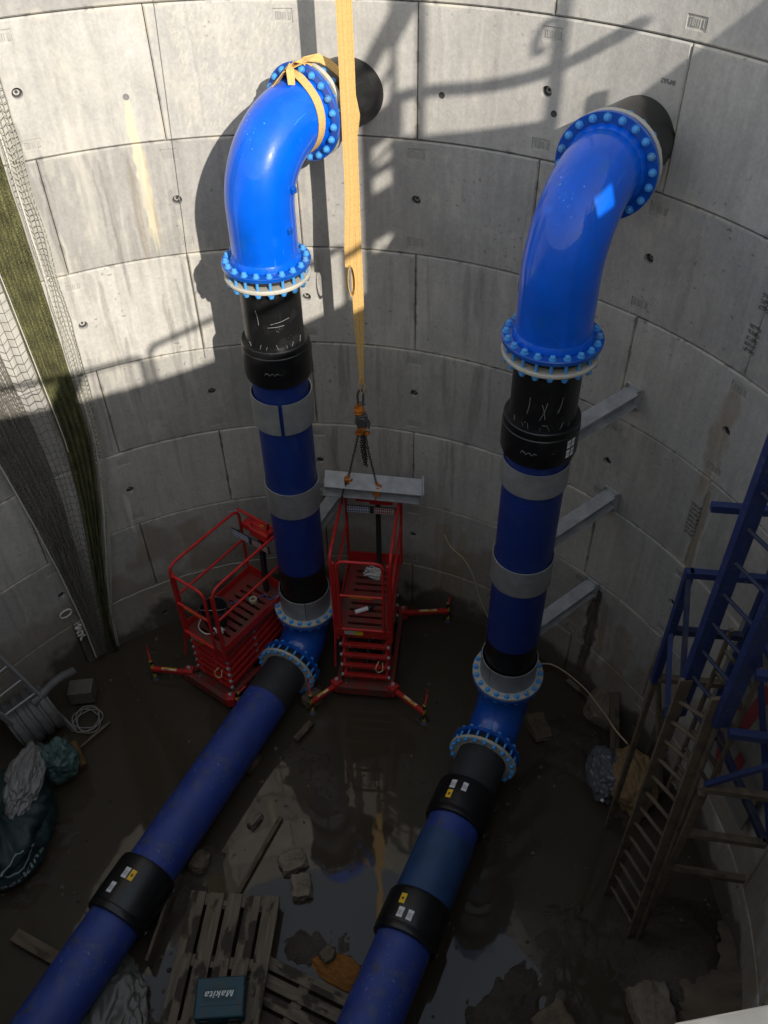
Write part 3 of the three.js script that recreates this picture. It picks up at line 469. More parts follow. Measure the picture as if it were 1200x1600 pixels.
// ---------- push-around scissor lifts ----------
const redMat = std({ map: tex(256, 256, (u, v) => { const n = tileN(u, v, 6, 121, 4), m = tileN(u, v, 28, 122, 3), c = smooth(0.28, 0.36, m + 0.3 * n), k = 1 + 0.25 * n; return [mix(0.72 * k, 0.40, c * 0.6), mix(0.14 * k, 0.3, c * 0.6), mix(0.13 * k, 0.25, c * 0.6)]; }), roughness: 0.45 });
const redMud = std({ map: tex(256, 256, (u, v) => { const n = tileN(u, v, 5, 131, 5), c = smooth(-0.25, 0.2, n), k = 1 + 0.2 * n; return [mix(0.52 * k, 0.34, c * 0.85), mix(0.14 * k, 0.25, c * 0.85), mix(0.12 * k, 0.2, c * 0.85)]; }), roughness: 0.7 });
const blackPaint = std({ color: lin(0.018, 0.018, 0.02), roughness: 0.5 });
const stripes = std({ map: tex(64, 64, (u, v) => ((u + v * 3) % 0.5 < 0.25 ? [0.8, 0.68, 0.2] : [0.08, 0.08, 0.08])), roughness: 0.6 });
const plateBlue = std({ map: tex(128, 32, (u, v) => { const a = (u * 10) % 1 - 0.5, b = (v * 2) % 1 - 0.5; return a * a + b * b < 0.1 ? [0.2, 0.28, 0.55] : [0.72, 0.73, 0.74]; }), roughness: 0.5 });
const plateRed = std({ map: tex(128, 32, (u, v) => { const a = (u * 10) % 1 - 0.5, b = (v * 2) % 1 - 0.5; return a * a + b * b < 0.12 ? [0.55, 0.2, 0.18] : [0.7, 0.68, 0.66]; }), roughness: 0.5 });
const warnTag = std({ map: tex(64, 32, (u, v) => (u < 0.55 ? ((v * 6) % 1 < 0.35 ? [0.45, 0.45, 0.45] : [0.82, 0.82, 0.8]) : [0.85, 0.72, 0.12])), roughness: 0.6 });
const orangeWire = std({ color: lin(0.75, 0.5, 0.25), roughness: 0.6 }), whiteWire = std({ color: lin(0.6, 0.58, 0.54), roughness: 0.7 });
const tyre = std({ color: lin(0.06, 0.055, 0.05), roughness: 0.8 });
// unit-faced box for stickers
function plate(w, h, t) { const g = new THREE.BoxGeometry(w, h, t); return g; }
function scissorLift(label, pos, turn, legs, gate, yd, rt, n) {
  const T = thing('scissor_lift', label, 'scissor lift', pos, 'red scissor lifts'); T.rotation.y = turn;
  const P = (name, geo, mat, parent = T) => { if (Array.isArray(geo)) geo = merge(geo); const m = shade(new THREE.Mesh(geo, mat)); m.name = name; parent.add(m); return m; };
  const W = 0.3, zr = -0.62, zf = 0.62;
  // chassis
  P('chassis', [box(V(-W, 0.15, 0), 0.05, 0.1, zf - zr), box(V(W, 0.15, 0), 0.05, 0.1, zf - zr), box(V(0, 0.15, zf - 0.03), 0.55, 0.12, 0.06), box(V(0, 0.15, zr + 0.03), 0.55, 0.1, 0.06), box(V(0, 0.11, 0.3), 0.55, 0.02, 0.5)], redMud);
  P('battery_box', box(V(0, 0.2, -0.25), 0.44, 0.14, 0.4, 0, 0.01), redMud);
  for (const [x, z] of [[-1, 1], [1, 1], [-1, -1], [1, -1]]) { const w = P('castor', [lathe([[0, 0], [0.05, 0], [0.06, 0.008], [0.06, 0.03], [0.05, 0.038], [0, 0.038]], V(x * 0.25 - 0.019, 0.06, z * 0.52), V(1, 0, 0), 18)], tyre); P('castor_fork', [box(V(x * 0.25 - 0.027, 0.095, z * 0.52), 0.008, 0.09, 0.04, 0, 0), box(V(x * 0.25 + 0.027, 0.095, z * 0.52), 0.008, 0.09, 0.04, 0, 0)], galv, w); }
  // outriggers
  legs.forEach(([cx, cz, a, L, hd]) => {
    const c = V(cx * (W + 0.02), 0.17, cz * (zf - 0.06)), e = c.clone().add(V(Math.sin(a) * L, -0.01, Math.cos(a) * L));
    const o = P('outrigger', [bar(c, e, 0.05, 0.05, UP, 0.005), box(c, 0.1, 0.14, 0.1, a, 0.006)], redMat);
    const lm = c.clone().lerp(e, 0.55); P('warning_label', bar(lm.clone().add(V(0, 0.027, 0)).addScaledVector(e.clone().sub(c), -0.2), lm.clone().add(V(0, 0.027, 0)).addScaledVector(e.clone().sub(c), 0.2), 0.03, 0.002), warnTag, o);
    P('foot_screw', [rod(V(e.x, 0.0, e.z), V(e.x, 0.3, e.z), 0.02, 10)], stripes, o); P('foot_pad', lathe([[0, 0], [0.06, 0], [0.06, 0.012], [0.02, 0.03], [0, 0.03]], V(e.x, -0.01, e.z), UP, 14), blackPaint, o);
    P('crank', [rod(V(e.x, 0.3, e.z), V(e.x + hd[0], 0.33, e.z + hd[1]), 0.01, 7), rod(V(e.x + hd[0], 0.33, e.z + hd[1]), V(e.x + hd[0] * 1.05, 0.4, e.z + hd[1] * 1.05), 0.009, 7)], redMat, o);
    P('knob', lathe([[0, 0], [0.018, 0], [0.018, 0.04], [0, 0.045]], c.clone().add(V(0, 0.07, 0)), UP, 10), galv, o);
  });
  // scissor arms and cross tubes
  const y0 = 0.24, y1 = yd - 0.09, dy = (y1 - y0) / n;
  for (let i = 0; i < n; i++) for (const x of [-1, 1]) {
    const ya = y0 + i * dy, yb = ya + dy;
    P('scissor_arm', bar(V(x * 0.235, ya, 0.46), V(x * 0.235, yb, -0.46), 0.028, 0.06, UP, 0.004), redMat);
    P('scissor_arm', bar(V(x * 0.2, yb, 0.46), V(x * 0.2, ya, -0.46), 0.028, 0.06, UP, 0.004), redMud);
    P('pivot_pin', [rod(V(x * 0.255, (ya + yb) / 2, 0), V(x * 0.18, (ya + yb) / 2, 0), 0.018, 10)], galv);
  }
  for (let i = 0; i <= n; i++) { const y = y0 + i * dy; for (const z of [0.46, -0.46]) { const t = P('cross_tube', bar(V(-0.25, y, z), V(0.25, y, z), 0.05, 0.05, UP, 0.006), redMat); for (const x of [-0.16, 0.1]) P('bolt', rod(V(x, y - 0.005, z + 0.03), V(x, y - 0.005, z + 0.02), 0.011, 8), studMat, t); for (const x of [-1, 1]) P('pin_head', rod(V(x * 0.275, y, z), V(x * 0.25, y, z), 0.02, 10), galv, t); } }
  P('hydraulic_ram', [rod(V(0, 0.3, 0.35), V(0, 0.62, -0.2), 0.035, 14), rod(V(0, 0.62, -0.2), V(0, 0.78, -0.45), 0.02, 10)], blackPaint);
  P('hose_loop', tube([V(0.16, 0.58, 0.5), V(0.13, 0.52, 0.55), V(0.15, 0.45, 0.55), V(0.2, 0.47, 0.54), V(0.2, 0.56, 0.5)], 0.006, 6, 30), orangeWire);
  // platform
  const dz = -0.02, DW = 0.29, z0 = -0.55, z1 = 0.5;
  const sh = new THREE.Shape([[-DW, z0], [DW, z0], [DW, z1], [-DW, z1]].map((a) => new THREE.Vector2(...a)));
  for (let i = 0; i < 9; i++) { const z = z1 - 0.12 - i * 0.095, h = new THREE.Path(); const x0 = -0.17, x1 = 0.17, r = 0.018; h.moveTo(x0, z - r); h.lineTo(x1, z - r); h.absarc(x1, z, r, -Math.PI / 2, Math.PI / 2, false); h.lineTo(x0, z + r); h.absarc(x0, z, r, Math.PI / 2, Math.PI * 1.5, false); sh.holes.push(h); }
  const dg = new THREE.ExtrudeGeometry(sh, { depth: 0.02, bevelEnabled: false, curveSegments: 4 }); dg.rotateX(Math.PI / 2); dg.translate(0, yd, 0);   // shape y -> world z
  P('deck', [dg, box(V(-DW + 0.02, yd - 0.05, (z0 + z1) / 2), 0.04, 0.06, z1 - z0), box(V(DW - 0.02, yd - 0.05, (z0 + z1) / 2), 0.04, 0.06, z1 - z0)], redMud);
  for (const x of [-1, 1]) P('toe_board', box(V(x * (DW + 0.004), yd + 0.045, (z0 + z1) / 2), 0.008, 0.11, z1 - z0, 0, 0.002), redMat);
  P('toe_board', box(V(0, yd + 0.06, z0), 2 * DW, 0.16, 0.008, 0, 0.002), redMat);
  const tb = P('toe_board', box(V(0, yd + 0.0, z1 + 0.004), 2 * DW, 0.1, 0.01, 0, 0.002), redMat); { const s = P('warning_label', plate(0.2, 0.07, 0.002), warnTag, tb); s.position.set(-0.1, yd, z1 + 0.011); }
  const rm = (yd + rt) / 2 + 0.04, r = 0.0165;
  for (const x of [-1, 1]) {
    P('guard_rail', rail([V(x * (DW + 0.01), yd - 0.12, z1 - 0.01), V(x * (DW + 0.01), rt, z1 - 0.01), V(x * (DW + 0.01), rt, z0), V(x * (DW + 0.01), yd, z0)], r, 0.12), redMat);
    P('mid_rail', rod(V(x * (DW + 0.01), rm, z1 - 0.01), V(x * (DW + 0.01), rm, z0), r * 0.9, 8), redMat);
    P('guard_post', bar(V(x * (DW - 0.012), yd - 0.15, z1 - 0.02), V(x * (DW - 0.012), rt - 0.1, z1 - 0.02), 0.035, 0.035, V(0, 0, 1), 0.004), redMat);
  }
  P('rear_rail', rail([V(-DW - 0.01, rt, z0), V(DW + 0.01, rt, z0)], r), redMat);
  const gx = 0.23, g = P('gate', [rail([V(-gx, yd + 0.08, z1 + 0.01 + gate), V(-gx, rt - 0.03, z1 + 0.01 + gate), V(gx, rt - 0.03, z1 + 0.01 + gate), V(gx, yd + 0.08, z1 + 0.01 + gate)], r, 0.09), rod(V(-gx, yd + 0.08, z1 + 0.01 + gate), V(gx, yd + 0.08, z1 + 0.01 + gate), r, 8), rod(V(-gx, rm, z1 + 0.01 + gate), V(gx, rm, z1 + 0.01 + gate), r * 0.9, 8)], redMat);
  { const s = P('warning_label', plate(0.24, 0.03, 0.003), orange, g); s.position.set(0, rm + 0.002, z1 + 0.028 + gate); }
  P('drop_leg', rod(V(-DW - 0.012, yd, z1 - 0.01), V(-DW - 0.03, 0.5, z1 + 0.05), 0.012, 8), redMat);
  // control post at the rear
  P('control_post', bar(V(0.06, yd, z0 + 0.1), V(0.06, rt - 0.15, z0 + 0.06), 0.055, 0.045, V(0, 0, 1), 0.004), blackPaint);
  const cb = P('control_box', [box(V(0.1, rt - 0.07, z0 + 0.05), 0.26, 0.12, 0.18, 0, 0.02), box(V(-0.08, rt - 0.1, z0 + 0.03), 0.2, 0.08, 0.12, 0, 0.01)], redMat);
  P('control_knob', [lathe([[0, 0], [0.03, 0], [0.032, 0.02], [0.02, 0.03], [0, 0.03]], V(0.1, rt - 0.01, z0 + 0.06), UP, 14)], orange, cb); P('control_lever', [rod(V(0.17, rt - 0.02, z0 + 0.05), V(0.18, rt + 0.07, z0 + 0.04), 0.012, 8)], blackPaint, cb);
  P('guard_hoop', tube([V(-0.02, rt - 0.02, z0 + 0.09), V(0.0, rt + 0.05, z0 + 0.11), V(0.1, rt + 0.07, z0 + 0.12), V(0.2, rt + 0.05, z0 + 0.11), V(0.23, rt - 0.02, z0 + 0.09)], 0.01, 6, 40), redMat, cb);
  const sp = P('sign_board', box(V(0, rt - 0.18, z0 + 0.16), 0.54, 0.1, 0.012, 0, 0.002), blackPaint); sp.rotation.x = 0; 
  { const a = P('sign', plate(0.24, 0.085, 0.002), plateBlue, sp); a.position.set(-0.14, rt - 0.18, z0 + 0.168); const b = P('sign', plate(0.22, 0.085, 0.002), plateRed, sp); b.position.set(0.14, rt - 0.18, z0 + 0.168); }
  T.updateMatrixWorld(true); return T;
}
const L2 = scissorLift('red scissor lift right of the left pipe, under the hanging beam', V(0.71, 0, -2.95), -0.13, [[-1, 1, -0.75, 0.36, [-0.05, -0.14]], [1, 1, 0.95, 0.46, [0.02, -0.13]], [1, -1, 1.75, 0.55, [0.02, -0.12]], [-1, -1, -2.2, 0.25, [0.0, -0.1]]], 0.02, 1.06, 2.2, 4);
const L1 = scissorLift('red scissor lift by the wall left of the left pipe, black bucket on its deck', V(-0.78, 0, -2.90), -0.64, [[-1, 1, -1.1, 0.45, [-0.12, -0.08]], [1, 1, 2.2, 0.1, [0.02, -0.1]], [-1, -1, -2.0, 0.3, [0, -0.1]], [1, -1, 2.4, 0.12, [0.0, -0.1]]], 0.03, 0.9, 1.9, 5);
const onLift = (T, x, y, z) => T.localToWorld(V(x, y, z));
// clutter standing on the decks
{
  const c = onLift(L2, -0.02, 1.09, 0.2), T = thing('sealant_tube', 'white sealant cartridge lying on the right lift deck', 'cartridge', V(c.x, 1.065, c.z)), d = V(0.93, 0.1, -0.25).normalize();
  part('cartridge', lathe([[0, -0.11], [0.025, -0.11], [0.025, 0.06], [0, 0.06]], c, d, 16), std({ color: lin(0.7, 0.7, 0.7), roughness: 0.4 }), T); part('cap', lathe([[0.0255, 0.035], [0.0255, 0.075], [0.012, 0.085], [0, 0.12]], c, d, 16), blackPaint, T);
  const w = []; for (let i = 0; i < 40; i++) w.push(onLift(L2, 0.02 + 0.14 * Math.sin(i * 2.1) * (0.4 + rnd() * 0.6), 1.075 + rnd() * 0.05, -0.33 + 0.09 * Math.cos(i * 1.7) * (0.5 + rnd() * 0.5)));
  single('cable_heap', tube(w, 0.007, 5, 260), whiteWire, 'tangle of pale cable heaped at the far end of the right lift deck', 'cable');
  const b = onLift(L1, -0.08, 0.905, 0.22), B = thing('bucket', 'black tool bucket standing on the left lift deck', 'bucket', V(b.x, 0.902, b.z));
  part('shell', lathe([[0.0, 0], [0.12, 0], [0.15, 0.24], [0.158, 0.245], [0.158, 0.255], [0.143, 0.25], [0.115, 0.02], [0, 0.02]], V(b.x, 0.902, b.z), UP, 24), blackPaint, B); part('handle', tube([b.clone().add(V(0.155, 0.24, 0)), b.clone().add(V(0.1, 0.32, 0.1)), b.clone().add(V(-0.1, 0.32, 0.1)), b.clone().add(V(-0.155, 0.24, 0))], 0.005, 5), studMat, B);
  part('strap', tube([b.clone().add(V(-0.12, 0.2, 0.08)), b.clone().add(V(-0.17, 0.05, 0.12)), b.clone().add(V(-0.1, -0.0, 0.16)), b.clone().add(V(0.0, 0.02, 0.17))], 0.008, 6), whiteWire, B);
  const k = []; for (let i = 0; i < 26; i++) k.push(onLift(L1, 0.04 + 0.07 * Math.sin(i * 2.3), 0.913 + rnd() * 0.06, 0.3 + 0.06 * Math.cos(i * 1.9) * rnd())); single('rag', tube(k, 0.012, 5, 160), whiteWire, 'crumpled white rag on the left lift deck beside the black bucket', 'rag');
  const h = []; for (let i = 0; i < 14; i++) h.push(onLift(L1, -0.15 + i * 0.03, 0.915 + 0.01 * Math.sin(i), -0.08 - 0.03 * i + 0.05 * Math.sin(i * 1.3))); single('blue_cord', tube(h, 0.008, 5, 90), std({ color: lin(0.06, 0.12, 0.3), roughness: 0.6 }), 'blue cord lying across the left lift deck', 'cord');
  const r = onLift(L1, 0.05, 0.955, -0.24); single('tape_roll', lathe([[0.022, 0], [0.045, 0], [0.045, 0.045], [0.022, 0.045], [0.022, 0]], V(r.x, 0.903, r.z), UP, 20), std({ color: lin(0.42, 0.36, 0.22), roughness: 0.6 }), 'small roll of tape on the left lift deck', 'tape roll');
}

// ---------- ground outside, pit floor, water ----------
const soilT = tex(512, 512, (u, v) => { const n = tileN(u, v, 5, 141, 5), m = tileN(u, v, 30, 142, 3), k = 1 + 0.35 * n + 0.25 * m; return [0.30 * k, 0.255 * k, 0.20 * k]; });
structure('ground', (() => { const g = new THREE.RingGeometry(R + 0.21, 160, 72, 6); g.rotateX(-Math.PI / 2); g.translate(0, 6.95, 0); const p = g.attributes.position, uv = g.attributes.uv; for (let i = 0; i < uv.count; i++) uv.setXY(i, p.getX(i) / 3, p.getZ(i) / 3); return g; })(), std({ map: soilT, roughness: 0.95 }));
const isl = [[0.42, -1.1, 0.34, 0.055], [0.36, -0.35, 0.22, 0.05], [0.5, 0.45, 0.3, 0.06], [-1.05, -0.15, 0.42, 0.05], [-0.85, -0.55, 0.25, 0.03], [2.9, -1.75, 0.5, 0.06], [3.2, -1.0, 0.45, 0.05], [-2.5, -1.6, 0.6, 0.03], [-2.6, -0.4, 0.7, 0.035], [3.6, 0.6, 0.5, 0.25], [2.3, 1.2, 0.5, 0.05], [1.75, 0.05, 0.22, 0.035], [-1.6, 0.9, 0.6, 0.05], [-2.0, -3.2, 0.5, 0.04], [0.15, -1.55, 0.25, 0.04], [2.2, -2.7, 0.3, 0.04], [0.75, 1.1, 0.3, 0.05], [1.75, 1.0, 0.45, 0.05], [2.35, 0.2, 0.4, 0.045], [2.0, -0.55, 0.35, 0.04], [0.05, 0.35, 0.22, 0.05], [-0.2, -1.75, 0.3, 0.04]];
const floorH = (x, z) => { let h = -0.055 + 0.075 * fbm(x * 0.9 + 3, z * 0.9, 151, 3) + 0.05 * fbm(x * 4, z * 4, 152, 3) + 0.03 * fbm(x * 14, z * 14, 153, 3); for (const [a, b, r, k] of isl) { const d = Math.hypot(x - a, z - b) / r; if (d < 2.2) h += k * 1.35 * Math.exp(-d * d); } return h; };
{
  const n = 300, S = 8.1, g = new THREE.PlaneGeometry(S, S, n, n); g.rotateX(-Math.PI / 2); const p = g.attributes.position, uv = g.attributes.uv;
  for (let i = 0; i < p.count; i++) { p.setY(i, floorH(p.getX(i), p.getZ(i))); uv.setXY(i, p.getX(i), p.getZ(i)); } g.computeVertexNormals();
  const mudT = tex(512, 512, (u, v) => { const a = tileN(u, v, 4, 161, 5), b = tileN(u, v, 26, 162, 3), k = 1 + 0.35 * a + 0.3 * b; return [0.22 * k, 0.185 * k, 0.14 * k]; });
  structure('mud_floor', g, std({ map: mudT, roughness: 0.55, bumpMap: rep(speckT, 2, 2), bumpScale: 0.012 }));
  const w = new THREE.CircleGeometry(R + 0.03, 72); w.rotateX(-Math.PI / 2); const wu = w.attributes.uv, wp = w.attributes.position; for (let i = 0; i < wu.count; i++) wu.setXY(i, wp.getX(i) / 2.5, wp.getZ(i) / 2.5);
  const wave = tex(256, 256, (u, v) => { const k = 0.5 + 0.7 * tileN(u, v, 9, 171, 3); return [k, k, k]; }, false);
  structure('water', w, phys({ color: lin(0.05, 0.04, 0.027), roughness: 0.03, ior: 1.42, bumpMap: wave, bumpScale: 0.0012 }));
}
{ // gravel and crumbs of concrete strewn over the mud
  const N = 1000, g = new THREE.IcosahedronGeometry(1, 1), p = g.attributes.position; for (let i = 0; i < p.count; i++) { const k = 1 + 0.4 * noise.noise(p.getX(i) * 1.7, p.getY(i) * 1.7, p.getZ(i) * 1.7); p.setXYZ(i, p.getX(i) * k, p.getY(i) * k * 0.7, p.getZ(i) * k); } g.computeVertexNormals();
  const im = new THREE.InstancedMesh(g, std({ color: lin(0.5, 0.46, 0.4), roughness: 0.9 }), N), m = new THREE.Matrix4(), q = new THREE.Quaternion(), col = new THREE.Color(); seed = 4242; let k = 0;
  while (k < N) { const a = rnd() * 6.283, r = R * Math.sqrt(rnd()) * 0.985, x = r * Math.sin(a), z = -r * Math.cos(a), clump = fbm(x * 1.3, z * 1.3, 191, 3); if (clump < -0.06 + 0.2 * rnd() - (r > 3.4 ? 0.25 : 0)) continue; const sc = 0.007 + 0.02 * Math.pow(rnd(), 3), y = Math.max(floorH(x, z), -0.012) + sc * 0.25; q.setFromEuler(new THREE.Euler(rnd() * 6, rnd() * 6, rnd() * 6)); m.compose(V(x, y, z), q, V(sc, sc, sc)); im.setMatrixAt(k, m); const t = rr(0.06, 0.26); im.setColorAt(k, col.setRGB(t, t * 0.93, t * 0.82)); k++; }
  im.name = 'gravel'; im.castShadow = im.receiveShadow = true; im.userData = { kind: 'stuff', label: 'loose gravel and concrete crumbs strewn over the muddy pit floor', category: 'gravel' }; scene.add(im);
}
// ---------- wood ----------
const woodT = (z, a, b, wear = 0.5) => tex(256, 512, (u, v) => { const g = fbm(u * 26, v * 2.2, z, 4), l = fbm(u * 4, v * 3, z + 3, 4), m = smooth(0.02, 0.16, l), k = 1 + 0.35 * g; return a.map((c, i) => mix(c * k, b[i] * (1 + 0.2 * g), m * wear)); });
const palletMats = [0, 1, 2].map((i) => std({ map: woodT(181 + i * 9, [0.41, 0.37, 0.31], [0.2, 0.17, 0.13], 0.9), roughness: 0.85, bumpMap: rep(grainT, 1, 2), bumpScale: 0.002 }));
const woodMud = std({ map: woodT(211, [0.36, 0.31, 0.25], [0.24, 0.2, 0.155], 0.8), roughness: 0.85 });
const mudPaint = std({ map: mottled([0.36, 0.315, 0.255], 0.35, 6, [0.8, 0.78, 0.75], 221), roughness: 0.85 });
const concreteBits = std({ map: mottled([0.46, 0.42, 0.36], 0.3, 7, [0.7, 0.65, 0.6], 231), roughness: 0.9, bumpMap: speckT, bumpScale: 0.006 });
function pallet(label, c, y, turn, len, wid, nb, tilt = 0) {
  const T = thing('pallet', label, 'pallet', V(c[0], y - 0.13, c[1]), 'timber pallets'); T.rotation.set(tilt, turn, 0, 'YXZ');
  const P = (name, geo, mat, parent = T) => { const m = shade(new THREE.Mesh(geo, mat)); m.name = name; parent.add(m); return m; };
  const bw = (wid - (nb - 1) * 0.032) / nb;
  for (let i = 0; i < nb; i++) { const w = bw * rr(0.93, 1.03); const b = P('deck_board', box(V(-wid / 2 + bw / 2 + i * (bw + 0.032), 0.13 - 0.011 + rr(-0.002, 0.002), rr(-0.012, 0.012)), w, 0.021, len, rr(-0.006, 0.006), 0.003), palletMats[i % 3]); }
  for (const z of [-len / 2 + 0.06, 0, len / 2 - 0.06]) { P('bearer', box(V(0, 0.097, z), wid, 0.02, 0.1, 0, 0.002), palletMats[1]); for (const x of [-wid / 2 + 0.06, 0, wid / 2 - 0.06]) P('block', box(V(x, 0.052, z), 0.1, 0.07, 0.1, 0, 0.003), palletMats[2]); }
  for (const x of [-wid / 2 + 0.06, 0, wid / 2 - 0.06]) P('bottom_board', box(V(x, 0.008, 0), 0.1, 0.017, len, 0, 0.002), palletMats[0]);
  return T;
}
pallet('muddy timber pallet with a teal tool case on it', [-0.63, 0.52], 0.19, -0.1, 1.2, 0.84, 5, 0.0);
pallet('low dark pallet half under the tool-case pallet, boards turned across', [-0.02, 0.98], 0.1, 1.13, 1.0, 0.8, 6, 0);
{ // tool case with its lettering upside down to the viewer
  const c = V(-0.585, 0.192, 0.86), T = thing('tool_case', 'teal plastic power tool case with white lettering, lying on the pallet', 'tool case', c, undefined); T.rotation.y = 0.04;
  const P = (name, geo, mat, parent = T) => { const m = shade(new THREE.Mesh(geo, mat)); m.name = name; parent.add(m); return m; };
  const teal = std({ map: tex(256, 256, (u, v) => { const a = tileN(u, v, 4, 241, 4), d = smooth(0.0, 0.3, tileN(u, v, 6, 242, 4)), k = 1 + 0.2 * a; return [mix(0.09 * k, 0.28, d * 0.75), mix(0.26 * k, 0.26, d * 0.75), mix(0.31 * k, 0.23, d * 0.75)]; }), roughness: 0.5 });
  P('case_lid', new RoundedBoxGeometry(0.42, 0.07, 0.33, 2, 0.02).translate(0, 0.115, 0), teal); P('case_base', new RoundedBoxGeometry(0.42, 0.08, 0.33, 2, 0.02).translate(0, 0.042, 0), teal);
  P('lid_panel', box(V(0.0, 0.151, -0.03), 0.38, 0.004, 0.2, 0, 0.001), teal); for (const x of [-0.12, 0.12]) P('latch', box(V(x, 0.08, 0.17), 0.07, 0.06, 0.014, 0, 0.004), blackPaint);
  P('handle', rail([V(-0.08, 0.07, 0.165), V(-0.08, 0.07, 0.21), V(0.08, 0.07, 0.21), V(0.08, 0.07, 0.165)], 0.011, 0.03), blackPaint);
  const cv = document.createElement('canvas'); cv.width = 256; cv.height = 96; const x = cv.getContext('2d'); x.fillStyle = '#1f3f47'; x.fillRect(0, 0, 256, 96); x.fillStyle = '#d8dcda'; x.font = 'italic bold 68px sans-serif'; x.textAlign = 'center'; x.textBaseline = 'middle'; x.fillText('Makita', 128, 50, 240);
  const t = new THREE.CanvasTexture(cv); t.colorSpace = THREE.SRGBColorSpace; const g = new THREE.PlaneGeometry(0.28, 0.1); g.rotateX(-Math.PI / 2); g.rotateY(Math.PI); const s = P('brand_print', g, std({ map: t, roughness: 0.6 })); s.position.set(0, 0.1542, -0.02);
}
function rock(name, label, cat, x, y, z, s, sq, mat, sd, group) {
  const g = new THREE.IcosahedronGeometry(1, 12), p = g.attributes.position; for (let i = 0; i < p.count; i++) { const v = V(p.getX(i), p.getY(i), p.getZ(i)); if (sq) { const m = Math.max(Math.abs(v.x), Math.abs(v.y), Math.abs(v.z)); v.multiplyScalar(mix(1, 0.82 / m, sq)); } v.multiplyScalar(1 + 0.34 * fbm(v.x * 1.6 + sd, v.y * 1.6, v.z * 1.6, 3) + 0.12 * fbm(v.x * 6 + sd, v.y * 6, v.z * 6, 3)); p.setXYZ(i, v.x * s[0], v.y * s[1], v.z * s[2]); }
  g.rotateY(sd * 1.3); g.translate(x, y, z); const m = mergeVertices(g); m.deleteAttribute('normal'); m.computeVertexNormals(); return single(name, m, mat, label, cat, group);
}
rock('concrete_lump', 'broken concrete block at the puddle edge, farther of the pair', 'concrete block', -0.07, 0.03, -0.45, [0.15, 0.07, 0.12], 0.85, concreteBits, 0.3, 'broken blocks by the puddle');
rock('concrete_lump', 'broken concrete block by the pallet top, nearer of the pair', 'concrete block', 0.03, 0.03, -0.2, [0.11, 0.08, 0.14], 0.9, concreteBits, 0.1, 'broken blocks by the puddle');
rock('stone', 'flat stone in the dark water right of the left pipe', 'stone', -0.49, 0.03, -0.9, [0.1, 0.06, 0.06], 0.6, concreteBits, 0.7);
rock('stone', 'round boulder beside the left pipe, above the pallet', 'stone', -0.98, 0.03, -0.47, [0.1, 0.09, 0.12], 0.2, mudPaint, 2.1);
rock('stone', 'dark stone lodged by the orange heap', 'stone', 0.30, 0.05, 0.43, [0.07, 0.06, 0.08], 0.5, mudPaint, 4.2);
rock('stone', 'muddy flat slab beyond the right pipe bend', 'stone', 2.55, 0.02, -1.92, [0.2, 0.05, 0.13], 0.7, mudPaint, 1.4);
rock('stone', 'grey boulder cut by the bottom edge, left of the other', 'stone', 2.24, 0.06, 1.06, [0.2, 0.13, 0.17], 0.7, mudPaint, 5.2);
rock('stone', 'rough pale boulder at the bottom edge by the mud bank', 'stone', 3.1, 0.1, 0.98, [0.26, 0.14, 0.2], 0.75, concreteBits, 6.1);
rock('stone', 'muddy boulder by the bottom flange of the left pipe', 'stone', 0.04, 0.06, -2.33, [0.13, 0.1, 0.1], 0.4, mudPaint, 7.7);
rock('sand_heap', 'small heap of orange sand left of the right pipe', 'sand heap', 0.42, -0.005, 0.56, [0.14, 0.05, 0.3], 0, std({ map: mottled([0.5, 0.32, 0.12], 0.4, 9, [0.6, 0.6, 0.6], 251), roughness: 0.95 }), 3.3);
rock('mud_bank', 'pale mud bank against the wall at lower right', 'mud bank', 4.0, -0.1, 0.8, [0.6, 0.38, 0.9], 0, mudPaint, 8.4);
rock('rubble_bank', 'low concrete rubble at the wall foot right of the right pipe', 'rubble', 3.35, 0.02, -2.15, [0.22, 0.32, 0.32], 0.4, concreteBits, 9.1);
for (const [nm, lab, a, b, w, h, mat, grp] of [
  ['timber_batten', 'thin dark batten lying from the pallet top towards the puddle', V(-0.6, 0.03, -0.1), V(-0.22, 0.03, -0.92), 0.045, 0.03, woodMud],
  ['timber_batten', 'pale stick on the mud left of the left lift outrigger', V(-2.5, 0.05, -1.72), V(-2.2, 0.05, -2.08), 0.03, 0.025, palletMats[0]],
  ['timber_plank', 'muddy plank lying at lower left beside the left pipe', V(-2.6, 0.06, 0.2), V(-1.75, 0.06, 0.62), 0.12, 0.03, woodMud],
  ['timber_plank', 'dark board standing on edge between left pipe and pallet', V(-1.14, 0.14, -0.32), V(-1.3, 0.1, 0.5), 0.03, 0.2, woodMud],
  ['timber_block', 'broken brown timber chunk lying right of the left pipe', V(-0.62, 0.05, -1.42), V(-0.5, 0.05, -1.62), 0.09, 0.06, woodMud],
  ['timber_block', 'muddy timber offcut by the near outrigger of the right lift', V(-0.12, 0.05, -1.8), V(0.04, 0.05, -2.02), 0.07, 0.05, woodMud],
  ['timber_plank', 'short plank poking from the rubble right of the right pipe', V(2.95, 0.08, -2.5), V(3.15, 0.07, -2.25), 0.05, 0.03, palletMats[1]],
  ['timber_plank', 'plank leaning on the wall behind the clear plastic bag', V(3.3, 0.05, -1.55), V(3.32, 0.5, -2.02), 0.1, 0.03, woodMud],
  ['timber_plank', 'thin slat leaning behind the brown sack', V(3.55, 0.1, -1.35), V(3.62, 0.95, -1.5), 0.05, 0.02, woodMud],
]) single(nm, bar(a, b, w, h, UP, 0.004), mat, lab, 'timber');
single('log', rod(V(-2.52, 0.12, -1.78), V(-2.36, 0.07, -1.52), 0.045, 12), std({ map: mottled([0.38, 0.28, 0.15], 0.3, 8, [0.7, 0.7, 0.6], 261), roughness: 0.9 }), 'short yellowish log end beside the green bag', 'log');

